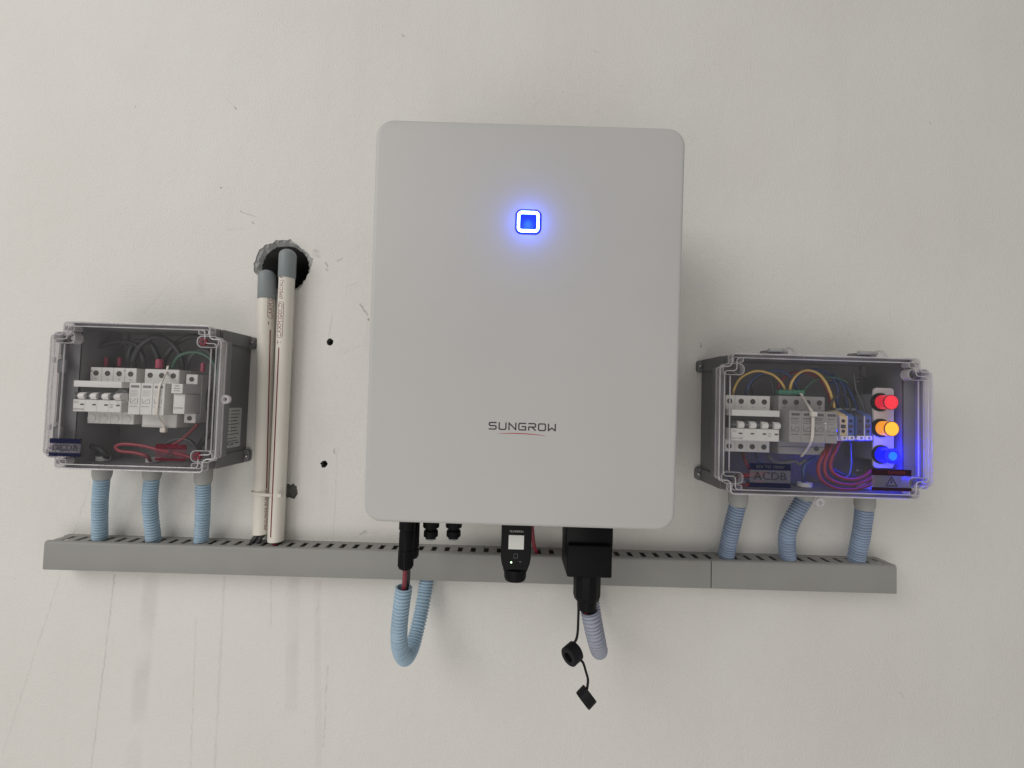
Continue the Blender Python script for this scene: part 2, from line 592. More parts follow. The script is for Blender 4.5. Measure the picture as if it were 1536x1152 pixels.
def inset(poly, dist):
    """offset a closed polygon inwards (counter-clockwise or clockwise)"""
    L = len(poly)
    area_ = sum(poly[i][0] * poly[(i + 1) % L][1] - poly[(i + 1) % L][0] * poly[i][1] for i in range(L))
    sg = 1 if area_ > 0 else -1
    out = []
    for i in range(L):
        p, a, b = Vector(poly[i]), Vector(poly[i - 1]), Vector(poly[(i + 1) % L])
        e1, e2 = (p - a), (b - p)
        e1 = e1.normalized() if e1.length > 1e-9 else e2.normalized()
        e2 = e2.normalized() if e2.length > 1e-9 else e1
        n1, n2 = Vector((-e1.y, e1.x)) * sg, Vector((-e2.y, e2.x)) * sg
        nn = n1 + n2
        nn = nn / max(nn.length_squared, 0.5) * 2 if nn.length > 1e-6 else n1
        q = p + nn * dist
        out.append((q.x, q.y))
    return out


_txt = {}


def text_polys(s, size=1.0):
    """flat outline mesh of a text, centred, in (x, z)"""
    cu = bpy.data.curves.new('lettering', 'FONT')
    cu.body = s
    cu.size = size
    cu.align_x = 'CENTER'
    cu.align_y = 'CENTER'
    cu.resolution_u = 2
    ob = bpy.data.objects.new('lettering_tmp', cu)
    C.objects.link(ob)
    dg = bpy.context.evaluated_depsgraph_get()
    me = ob.evaluated_get(dg).to_mesh()
    vs = [(v.co.x, v.co.y) for v in me.vertices]
    fs = [tuple(p.vertices) for p in me.polygons]
    ob.evaluated_get(dg).to_mesh_clear()
    bpy.data.objects.remove(ob)
    bpy.data.curves.remove(cu)
    return vs, fs


def text_on(mb, s, size, fn, sx=1.0):
    """fn maps (u, v) of the lettering to (x, d, z)"""
    vs, fs = text_polys(s, size)
    return mb.add([fn(u * sx, v) for u, v in vs], fs)


def strokes_on(mb, lines, wd, fn):
    k = 0
    for ln in lines:
        for (a, b) in zip(ln[:-1], ln[1:]):
            A, B = Vector(a), Vector(b)
            t = (B - A).normalized()
            nrm = Vector((-t.y, t.x)) * wd / 2
            A2, B2 = A - t * wd * 0.42, B + t * wd * 0.42
            k += 1
            h = 0.00003 * (k % 4)
            q = [A2 + nrm, B2 + nrm, B2 - nrm, A2 - nrm]
            mb.add([fn(p.x, p.y, h) for p in q], [(0, 1, 2, 3)])
    return mb

# ------------------------------------------------------------------ wall with its holes


def rough_loop(cx, cz, rx, rz, n, amp, freq, seed, sq=1.0):
    out = []
    for k in range(n):
        a = 2 * math.pi * k / n
        c, s_ = math.cos(a), math.sin(a)
        r = 1 + amp * (noise.noise(Vector((c * freq, s_ * freq, seed))) + 0.6 * noise.noise(Vector((c * freq * 3, s_ * freq * 3, seed + 5))))
        if sq != 1.0:
            r *= (abs(c) ** sq + abs(s_) ** sq) ** (-1 / sq)
        out.append((cx + rx * r * c, cz + rz * r * s_))
    return out


hc = at(424, 399, 0)
chip_outer = rough_loop(hc[0], hc[2], 0.0465, 0.0455, 110, 0.13, 1.9, 2.7)
chip_outer = [(hc[0] + (x - hc[0]) * (1 + 0.05 * noise.noise(Vector((k * 1.9, 5, 0))) * (k % 7 > 1)), hc[2] + (z - hc[2]) * (1 + 0.05 * noise.noise(Vector((k * 1.9, 9, 0))))) for k, (x, z) in enumerate(chip_outer)]
chip_mid = rough_loop(hc[0], hc[2] - 0.0005, 0.0440, 0.0425, 110, 0.07, 3.2, 4.3)
chip_inner = rough_loop(hc[0], hc[2] - 0.001, 0.0400, 0.0385, 110, 0.035, 3.0, 8.3)
h1, h2, h3 = at(495, 513, 0), at(486, 696, 0), at(437, 737, 0)
anchor1 = rough_loop(h1[0], h1[2], 0.0055, 0.0060, 22, 0.12, 1.5, 2.0)
anchor2 = rough_loop(h2[0], h2[2], 0.0060, 0.0056, 26, 0.30, 1.8, 6.0)
patch = rough_loop(h3[0], h3[2], 0.0100, 0.0112, 44, 0.22, 2.9, 9.0, 3.0)
bm = bmesh.new()
edges = []
for lp in ([(-3.2, 0.0), (3.2, 0.0), (3.2, 3.1), (-3.2, 3.1)], chip_outer, anchor1, anchor2, patch):
    vv = [bm.verts.new((x, 0, z)) for x, z in lp]
    edges += [bm.edges.new((vv[i], vv[(i + 1) % len(vv)])) for i in range(len(vv))]
bmesh.ops.triangle_fill(bm, use_beauty=True, use_dissolve=False, edges=edges)
for f in bm.faces:
    f.normal_update()
    if f.normal.y > 0:
        f.normal_flip()
me = bpy.data.meshes.new('wall')
bm.to_mesh(me)
bm.free()
me.materials.append(M['wall_paint'])
wall = bpy.data.objects.new('wall', me)
C.objects.link(wall)
tag(wall, 'white painted plaster wall with pencil lines, stains and drilled holes', 'wall', None, 'structure')
ORIG['wall'] = (0, 0, 0)


def loops_mesh(loops, cap=True):
    mb = MB()
    n = len(loops[0][0])
    vs, fs = [], []
    for lp, d in loops:
        dd = d if isinstance(d, (list, tuple)) else [d] * n
        vs += [(x, q, z) for (x, z), q in zip(lp, dd)]
    for i in range(len(loops) - 1):
        for k in range(n):
            k2 = (k + 1) % n
            fs.append((i * n + k, i * n + k2, (i + 1) * n + k2, (i + 1) * n + k))
    if cap:
        fs.append(tuple(range((len(loops) - 1) * n, len(loops) * n)))
    return mb.add(vs, fs)


dm = [-0.0035 - 0.003 * noise.noise(Vector((k * 0.35, 3, 1))) for k in range(110)]
dn = [-0.010 - 0.004 * noise.noise(Vector((k * 0.5, 7, 2))) for k in range(110)]
loops_mesh([(chip_outer, 0.0), (inset(chip_outer, 0.0008), -0.0018), (chip_mid, dm), (chip_inner, dn)], False).build(
    'chipped_plaster', 'cement', wall, label='grey crumbled cement edge round the pipe hole', smooth=0)
loops_mesh([(chip_inner, dn), (inset(chip_inner, -0.001), -0.05), (inset(chip_inner, 0.0005), -0.12), (inset(chip_inner, 0.002), -0.22)]).build(
    'hole_lining', 'hole_dark', wall)
for lp, m_, dp in ((anchor1, 'hole_dark', 0.035), (anchor2, 'hole_dark', 0.030)):
    loops_mesh([(lp, 0.0), (inset(lp, 0.0010), -0.0025), (inset(lp, 0.0014), -dp)]).build('anchor_hole', m_, wall)
loops_mesh([(patch, 0.0), (inset(patch, 0.0006), -0.004), (inset(patch, 0.003), -0.0065)]).build('chipped_patch', 'plaster_patch', wall, smooth=0)

# ------------------------------------------------------------------ inverter
INV_T = R_(1.7)
fc = at(787.6, 486.4, 0.206)
IW, IH, ID = 0.3722, 0.4830, 0.196
# face centre in local coordinates: (0, ID, IH/2) from the base at the bottom of the back
ca, sa = math.cos(INV_T), math.sin(INV_T)
lo = Vector((0, -ID, IH / 2))
lo = Matrix.Rotation(INV_T, 3, 'X') @ lo
inv = thing('solar_inverter', 'large pale grey rounded solar inverter with glowing blue square light', 'inverter',
            (fc[0] - lo.x, fc[1] + lo.y, fc[2] - lo.z), rot=(INV_T, 0, 0))


def rr_loops(w_, h_, r_, specs, cz, n=8):
    loops = []
    for ins, d in specs:
        loops.append((rrect(-w_ / 2 + ins, w_ / 2 - ins, cz - h_ / 2 + ins, cz + h_ / 2 - ins, max(r_ - ins, 0.001), n), d))
    return loops


zc = IH / 2
lp = rr_loops(IW, IH, 0.0215, [(0.006, ID - 0.070), (0.0012, ID - 0.066), (0, ID - 0.060), (0, ID - 0.0045), (0.0005, ID - 0.0026), (0.0016, ID - 0.0010),
                               (0.0032, ID - 0.0002), (0.0050, ID)], zc)
mb = loops_mesh(lp)
mb.f.append(tuple(range(len(lp[0][0]))))
cover = mb.build('front_cover', 'inverter_paint', inv, smooth=60)
lp = rr_loops(IW - 0.030, IH - 0.030, 0.016, [(0.0, 0.030), (0, ID - 0.0695)], zc)
mb = loops_mesh(lp)
mb.f.append(tuple(range(len(lp[0][0]))))
mb.build('rear_housing', 'inverter_metal', inv)
mb = MB()
for i in range(22):
    x = -0.145 + i * 0.29 / 21
    mb.box(x - 0.0015, x + 0.0015, 0.006, 0.0305, 0.05, IH - 0.06)
mb.build('heat_sink', 'inverter_metal', inv, smooth=0)
MB().box(-0.11, 0.11, -0.012, 0.0055, IH - 0.13, IH - 0.05, 0.002).build('mounting_bracket', 'steel', inv)


def face_uv(px, py):
    """photo pixel -> local (u, v) on the inverter front face"""
    p = at(px, py, 0.206)
    dx, dz = p[0] - fc[0], p[2] - fc[2]
    k = 1 - (dz * math.sin(INV_T)) / (D_CAM - 0.206)        # the face leans towards the camera at the top
    return dx * k, dz * k + zc


# status light: two bright segments round a blue window with a painted halo rim
u0, v0 = face_uv(792.3, 333.8)
so, si = 0.0133, 0.0100
o_ = rrect(u0 - so, u0 + so, v0 - so * 0.95, v0 + so * 0.95, 0.0055, 8)
i_ = rrect(u0 - si, u0 + si, v0 - si * 0.93, v0 + si * 0.93, 0.0022, 8)
n = len(o_)
halo = rrect(u0 - so - 0.0022, u0 + so + 0.0022, v0 - so * 0.95 - 0.0022, v0 + so * 0.95 + 0.0022, 0.0075, 8)  # window plate reaches past the segments; their halo is put into its emission
win = MB().prism(halo, ID + 0.0001, ID + 0.0006).build('indicator_window_halo', 'led_blue_halo', inv, label='blue glowing square window and painted halo rim of the status light')


def cut_ring(keep):
    """ring cells whose centre passes keep()"""
    m_ = MB()
    N = 240

    def resample(poly):
        L = len(poly)
        out = []
        for k in range(N):
            a = 2 * math.pi * k / N
            dx, dz = math.cos(a), math.sin(a)
            best = None
            for i in range(L):
                p, q = poly[i], poly[(i + 1) % L]
                ex, ez = q[0] - p[0], q[1] - p[1]
                det = dx * (-ez) + ex * dz
                if abs(det) < 1e-12:
                    continue
                rx, rz = p[0] - u0, p[1] - v0
                t = (rx * (-ez) + ex * rz) / det
                s2 = (dx * rz - dz * rx) / det
                if t > 0 and -1e-6 <= s2 <= 1 + 1e-6:
                    best = t if best is None else max(best, t)
            out.append((u0 + dx * best, v0 + dz * best))
        return out
    A, B = resample(o_), resample(i_)
    for k in range(N):
        k2 = (k + 1) % N
        if not keep(360.0 * (k + 0.5) / N):
            continue
        vs = []
        for d in (ID + 0.0006, ID + 0.0016):
            vs += [(A[k][0], d, A[k][1]), (A[k2][0], d, A[k2][1]), (B[k2][0], d, B[k2][1]), (B[k][0], d, B[k][1])]
        m_.add(vs, [(4, 5, 6, 7), (0, 1, 5, 4), (2, 3, 7, 6), (1, 2, 6, 5), (3, 0, 4, 7)])
    return m_


cut_ring(lambda a: 15 < a < 193).build('light_segment', 'led_core', win, smooth=0)
cut_ring(lambda a: a > 198 or a < 9).build('light_segment', 'led_core', win, smooth=0)
fill_l = bpy.data.lights.new('status_halo_fill', 'POINT')  # added unseen lamp floating before the cover, spreads a blue halo over it
fill_l.energy = 0.085
fill_l.color = (0.02, 0.10, 1.0)
fill_l.shadow_soft_size = 0.006
fill_o = bpy.data.objects.new('status_halo_fill', fill_l)
C.objects.link(fill_o)
fill_o.parent = inv
fill_o.location = (u0, -(ID + 0.012), v0)

# logo lettering
LET = {
    'S': [[(1, 1), (.14, 1), (0, .87), (0, .65), (.14, .52), (.86, .52), (1, .39), (1, .13), (.86, 0), (0, 0)]],
    'U': [[(0, 1), (0, .14), (.14, 0), (.86, 0), (1, .14), (1, 1)]],
    'N': [[(0, 0), (0, 1), (1, 0), (1, 1)]],
    'G': [[(1, 1), (.14, 1), (0, .87), (0, .13), (.14, 0), (1, 0), (1, .5), (.48, .5)]],
    'R': [[(0, 1), (.86, 1), (1, .87), (1, .6), (.86, .48), (0, .48), (0, 0)], [(.45, .48), (.98, 0)]],
    'O': [[(0, .56), (0, .87), (.14, 1), (.86, 1), (1, .87), (1, .70)], [(0, .40), (0, .13), (.14, 0), (.86, 0), (1, .13), (1, .54)]],
    'W': [[(0, 1), (0, 0.02), (.5, .42), (1, 0.02), (1, 1)]],
}


def logo_lines(w_, h_, pitch):
    out = []
    for i, ch in enumerate('SUNGROW'):
        x0 = (i - 3) * pitch - w_ / 2
        out += [[(x0 + a * w_, b * h_) for a, b in ln] for ln in LET[ch]]
    return out


lu, lv = face_uv(783.5, 639.0)
strokes_on(MB(), logo_lines(0.0081, 0.0078, 0.01178), 0.00140, lambda u, v, h: (lu + u, ID + 0.0002 + h, lv - 0.0041 + v)).build(
    'logo_lettering', 'ink_black', inv, label='dark squared capital letters of the maker name', smooth=0)
mb = MB()
n = 20
vs, fs = [], []
for k in range(n + 1):
    t = k / n
    x = -0.029 + 0.058 * t
    th = 0.00085 * math.sin(math.pi * t) ** 0.7 + 0.00008
    z = 0.0013 * math.sin(math.pi * t) - 0.0012 * t
    vs += [(lu + x, ID + 0.0002, lv - 0.0092 + z + th / 2), (lu + x, ID + 0.0002, lv - 0.0092 + z - th / 2)]
for k in range(n):
    fs.append((2 * k, 2 * k + 1, 2 * k + 3, 2 * k + 2))
mb.add(vs, fs).build('logo_underline', 'ink_red', inv, label='thin red swoosh under the maker name', smooth=0)

# spare sockets under the inverter (belong to it), built in world space then moved to local
IVW = Matrix.LocRotScale(Vector((fc[0] - lo.x, -(fc[1] + lo.y), fc[2] - lo.z)), Matrix.Rotation(INV_T, 3, 'X'), None)
IVI = IVW.inverted()


def to_inv(v):
    p = IVI @ Vector((v[0], -v[1], v[2]))
    return (p.x, -p.y, p.z)


INV_BOT = fc[2] - IH / 2


def zpix(px, py, d):
    return at(px, py, d)[2]


for px in (646.5, 680.5):
    c = at(px, 797, 0.120)
    zb = zpix(px, 807, 0.120)
    zt = INV_BOT + 0.016
    H = zt - zb
    s = 0.0098
    prof = [(s * 1.14, H), (s * 1.14, 0.0160), (s * 1.05, 0.0146), (s * 0.74, 0.0142), (s * 0.74, 0.0122), (s * 0.96, 0.0104), (s, 0.0088), (s, 0.0030), (s * 0.72, 0.0018), (s * 0.72, 0.0)]
    MB().lathe((c[0], c[1], zb), prof, 'z', 20).xf(to_inv).build('spare_socket', 'black_plastic', inv)
    MB().lathe((c[0], c[1], zb - 0.0022), [(s * 0.55, 0), (s * 0.72, 0.0008), (s * 0.74, 0.0024)], 'z', 20).xf(to_inv).build('socket_plug', 'pvc_fitting', inv)

# ------------------------------------------------------------------ slotted cable trunking
TD, TH = 0.038, 0.0445
pa, pb = at(67, 811.5, TD), at(1345, 848, TD)
pj = at(1067, 840, TD)
tsl = math.atan2(pb[2] - pa[2], pb[0] - pa[0])
TLEN = math.hypot(pb[0] - pa[0], pb[2] - pa[2])
JL = (pj[0] - pa[0]) / math.cos(tsl)


def trunk_top(x, d=0.02):
    return pa[2] + (x - pa[0]) * math.tan(tsl)


PITCH_S, SLOT = 0.0208, 0.0080
finger_me = None
GAP = (at(371, 806, 0.02)[0], at(388, 806, 0.02)[0])


def trunk(s0, s1, label):
    global finger_me
    o = (pa[0] + s0 * math.cos(tsl), 0.0005, pa[2] + s0 * math.sin(tsl) - TH)
    t = thing('cable_trunking', label, 'cable trunking', o, 'grey slotted trunking lengths along the wall', rot=(0, -tsl, 0))
    Lg = s1 - s0
    MB().box(0, Lg, 0, 0.002, 0.0, TH - 0.0025).build('back_plate', 'trunk_grey', t, smooth=0)
    MB().box(0, Lg, 0.0022, TD - 0.003, 0.001, 0.0028).build('bottom_plate', 'trunk_grey', t, smooth=0)
    MB().box(0, Lg, 0.0, 0.0088, TH - 0.0022, TH - 0.0004, 0.0004, 1).build('rear_rail', 'trunk_grey', t)
    MB().box(0, Lg, 0.0305, TD - 0.0012, TH - 0.0030, TH - 0.0014).build('front_rail', 'trunk_grey', t, smooth=0)
    # cover: front plate with lips, rounded long edges
    prof = [(0.0315, TH), (TD - 0.0042, TH), (TD - 0.0026, TH - 0.0004), (TD - 0.0012, TH - 0.0013), (TD - 0.0003, TH - 0.0027), (TD, TH - 0.0044), (TD, 0.0022), (TD - 0.001, 0.0006), (TD - 0.003, 0.0), (0.0315, 0.0),
            (0.0315, 0.0010), (TD - 0.0030, 0.0012), (TD - 0.0014, 0.003), (TD - 0.0014, TH - 0.0046), (TD - 0.0044, TH - 0.0012), (0.0315, TH - 0.0012)]
    m_ = MB()
    n_ = len(prof)
    xa, xb = 0.0003, Lg - 0.0003
    m_.add([(xa, d, z) for d, z in prof] + [(xb, d, z) for d, z in prof],
           [(k, (k + 1) % n_, n_ + (k + 1) % n_, n_ + k) for k in range(n_)] + [tuple(range(n_)), tuple(range(n_, 2 * n_))])
    m_.build('cover', 'trunk_grey', t, label='smooth grey snap-on front cover of the trunking')
    # fingers between the slots
    x = 0.0
    k0 = int(s0 / PITCH_S)
    first = None
    for k in range(k0, int(s1 / PITCH_S) + 2):
        a, b = k * PITCH_S + SLOT - s0 - 0.004, (k + 1) * PITCH_S - s0 - 0.004
        mid_x = pa[0] + (s0 + (a + b) / 2) * math.cos(tsl)
        if GAP[0] < mid_x < GAP[1]:                     # finger snapped out below the shorter pipe
            continue
        if a < 0 or b > Lg:
            a, b = max(a, 0.0), min(b, Lg)
            if b - a > 0.001:
                MB().box(a, b, 0.0088, 0.0306, TH - 0.0022, TH - 0.0006).build('finger', 'trunk_grey', t, smooth=0)
            continue
        if finger_me is None:
            ob = MB().box(-(PITCH_S - SLOT) / 2, (PITCH_S - SLOT) / 2, 0.0088, 0.0306, TH - 0.0022, TH - 0.0006).build('finger', 'trunk_grey', t, smooth=0)
            finger_me = ob.data
        else:
            ob = bpy.data.objects.new('finger', finger_me)
            C.objects.link(ob)
            ob.parent = t
        ob.location = ((a + b) / 2, 0, 0)
    return t


trunk(0, JL - 0.0004, 'long grey slotted cable trunking running under the white pipes and inverter')
trunk(JL + 0.0004, TLEN, 'short grey slotted trunking length under the box with coloured lamps')

# ------------------------------------------------------------------ white pipes with grey bends


def pipe(top_px, bot_px, dd, r, cap_end, label, ink_ang, texts, o_group):
    T, B = at(*top_px, dd), at(*bot_px, dd)
    t = thing('conduit_pipe', label, 'pipe', B, o_group)
    A = Vector(T) - Vector(B)
    Ln = A.length
    ax = A.normalized()
    MB().sweep([Vector(B) + ax * (Ln * k / 8) for k in range(9)], r, 32).build('pipe_body', 'pvc_white', t)
    # grey end fitting: sleeve with a rounded top
    rc = r * 1.10
    cap = at(*cap_end, dd)
    cl = (Vector(cap) - Vector(T)).length
    Hc = cl + 0.004
    prof = [(rc * 0.97, 0.0), (rc, 0.0006), (rc, Hc - rc * 0.85)]
    for k in range(1, 9):
        a = R_(90 * k / 8)
        prof.append((max(rc * math.cos(a), 0.0002), Hc - rc * 0.85 + rc * 0.85 * math.sin(a)))
    MB().lathe(Vector(T) - ax * 0.004, prof, tuple(ax), 32).build('pipe_cap', 'pvc_fitting', t, label='grey rounded fitting on top of the pipe')
    side = Vector((1, 0, 0))
    side = (side - ax * side.dot(ax)).normalized()
    fr = Vector((0, 1, 0))

    def on(ang0, s0):
        def fn(u, v, h=0):
            # u runs along the pipe (upwards), v round it
            a = ang0 + v / r
            p = Vector(B) + ax * (s0 + u) + (side * math.sin(a) + fr * math.cos(a)) * (r + 0.00022 + h)
            return tuple(p)
        return fn
    for kind, s_a, s_b, arg in texts:
        if kind == 'line':
            m_ = MB()
            n_ = 24
            f = on(ink_ang, 0)
            vs_, fs_ = [], []
            for k in range(n_ + 1):
                u = (s_a + (s_b - s_a) * k / n_) * Ln
                vs_ += [f(u, -arg / 2), f(u, arg / 2)]
            for k in range(n_):
                fs_.append((2 * k, 2 * k + 1, 2 * k + 3, 2 * k + 2))
            m_.add(vs_, fs_).build('printed_line', 'ink_maroon', t, smooth=0)
        else:
            body, size, sx, ink = arg
            vs_, fs_ = text_polys(body, size)
            wd = max(v[0] for v in vs_) - min(v[0] for v in vs_)
            f = on(ink_ang, (s_a + s_b) / 2 * Ln)
            sxx = (s_b - s_a) * Ln / wd
            m_ = MB().add([f(u * sxx, -v) for u, v in vs_], fs_)
            if kind == 'boxed':
                hl, hh, th = (s_b - s_a) * Ln / 2 + 0.003, size * 0.55, 0.0006
                oo = rrect(-hl, hl, -hh, hh, hh * 0.9, 6)
                ii = rrect(-hl + th, hl - th, -hh + th, hh - th, hh * 0.9 - th, 6)
                q = len(oo)
                m_.add([f(a, b) for a, b in oo] + [f(a, b) for a, b in ii], [(k, (k + 1) % q, q + (k + 1) % q, q + k) for k in range(q)])
            m_.build('printed_lettering', ink, t, smooth=0)
    return t


PG = 'white pipes rising to the wall hole'
pipe((430.5, 414), (413.5, 811), 0.020, 0.0120, (431.5, 374), 'taller white plastic pipe with maroon lettering and grey fitting before the hole', R_(-9),
     [('line', 0.02, 0.722, 0.0019), ('text', 0.735, 0.749, ('T', 0.0095, 1, 'ink_maroon')), ('boxed', 0.766, 0.890, ('LAXMIGOLD', 0.0088, 1, 'ink_maroon')),
      ('text', 0.905, 0.992, ('(SPECIAL) P', 0.0078, 1, 'ink_maroon'))], PG)
pipe((400, 445), (391.5, 800), 0.0145, 0.0122, (400.5, 405), 'shorter white plastic pipe with brown stripe, beside the taller one', R_(60),
     [('line', 0.19, 0.855, 0.0018), ('text', 0.018, 0.185, ('(FRLS) MADE IN INDIA', 0.0062, 1, 'ink_maroon')), ('text', 0.876, 0.890, ('T', 0.0095, 1, 'ink_maroon')),
      ('boxed', 0.910, 0.992, ('LAXMIG', 0.0088, 1, 'ink_maroon'))], PG)
def feed(pts, r, m_, label):
    MB().sweep(crom([at(*p) for p in pts], 0.002), r, 10).build('wire', m_, None, label, 'wire', 'wires leaving the white pipes', smooth=60)


feed([(388, 790, 0.0145), (388, 801, 0.0150), (384, 806, 0.0175), (379, 812, 0.019), (376, 826, 0.019)], 0.0042, 'wire_black', 'black wire bending from the shorter white pipe into the trunking')
feed([(396, 790, 0.0145), (395, 801, 0.0160), (390, 808, 0.0190), (386, 826, 0.020)], 0.0036, 'wire_black', 'second black wire at the mouth of the shorter white pipe')
feed([(412, 800, 0.021), (412, 814, 0.0215), (413, 826, 0.022)], 0.0040, 'wire_maroon', 'dark red wire at the mouth of the taller white pipe')
# cable tie round both pipes
c1, c2 = at(407, 740, 0.020), at(392.5, 738, 0.0145)
path = []
rr_ = 0.0134
for k in range(40):
    a = 2 * math.pi * k / 40
    cx, cd_ = ((c1[0], 0.020) if math.cos(a) > 0 else (c2[0], 0.0145))
    path.append((cx + rr_ * math.cos(a), cd_ + rr_ * math.sin(a), c1[2] + (c2[2] - c1[2]) * (0.5 - 0.5 * math.cos(a))))
tie = thing('cable_tie', 'thin white cable tie strapped round the two white pipes', 'cable tie', c1)
vs, fs = [], []
for (x, d, z) in path:
    vs += [(x, d, z - 0.0022), (x, d, z + 0.0022)]
vs2 = []
for (x, d, z) in path:
    cx = c1[0] if x > (c1[0] + c2[0]) / 2 else c2[0]
    ux, ud = x - cx, d - 0.017
    l_ = math.hypot(ux, ud) or 1
    vs2 += [(x + ux / l_ * 0.0011, d + ud / l_ * 0.0011, z - 0.0022), (x + ux / l_ * 0.0011, d + ud / l_ * 0.0011, z + 0.0022)]
N = len(path)
for k in range(N):
    a, b = 2 * k, 2 * ((k + 1) % N)
    o2 = 2 * N
    fs += [(a, b, b + 1, a + 1), (o2 + a, o2 + a + 1, o2 + b + 1, o2 + b), (a, o2 + a, o2 + b, b), (a + 1, b + 1, o2 + b + 1, o2 + a + 1)]
MB().add(vs + vs2, fs).build('strap', 'tie_white', tie)
cx = at(420, 743, 0.034)
MB().box(cx[0] - 0.004, cx[0] + 0.003, 0.0315, 0.0372, cx[2] - 0.0032, cx[2] + 0.0032, 0.0008).build('tie_head', 'tie_white', tie)

# ------------------------------------------------------------------ corrugated conduits


def corrugated(pts, label, m_, R0=0.0127, amp=0.0024, ring=0.0046, group=None, step=0.00055, open_end=False):
    P = crom(pts, step)
    rad = []
    for i in range(len(P)):
        ph = (i * step / ring + 0.22 * noise.noise(Vector((i * step * 60, R0 * 900, len(pts))))) % 1.0
        s_ = 0.5 + 0.5 * math.cos(2 * math.pi * ph)
        s_ = min(1.0, s_ * 1.9) ** 0.8
        rad.append((R0 - amp + amp * s_) * (1 + 0.02 * noise.noise(Vector((i * step * 45, 3.3, P[0].x * 9)))))
    mb_ = MB().sweep(P, rad, 22, cap=not open_end)
    if open_end:                        # inner wall so that the end reads as a hollow tube
        mb_.sweep(P[:40], [R0 * 0.80] * 40, 22, cap=False)
        n0 = len(P) * 22
        mb_.f += [(k, (k + 1) % 22, n0 + (k + 1) % 22, n0 + k) for k in range(22)]
    return mb_.build('flexible_conduit', m_, None, label, 'conduit', group, smooth=60)

# ------------------------------------------------------------------ clear-lid enclosures
LID_F, LID_B = 0.100, 0.0865


def cA(x, y):                       # coordinates read in the enlarged view of the left box
    return 40 + x * 0.234375, 460 + y * 0.234375


def cB(x, y):                       # ... of the right box
    return 1030 + x * 0.25390625, 500 + y * 0.25390625


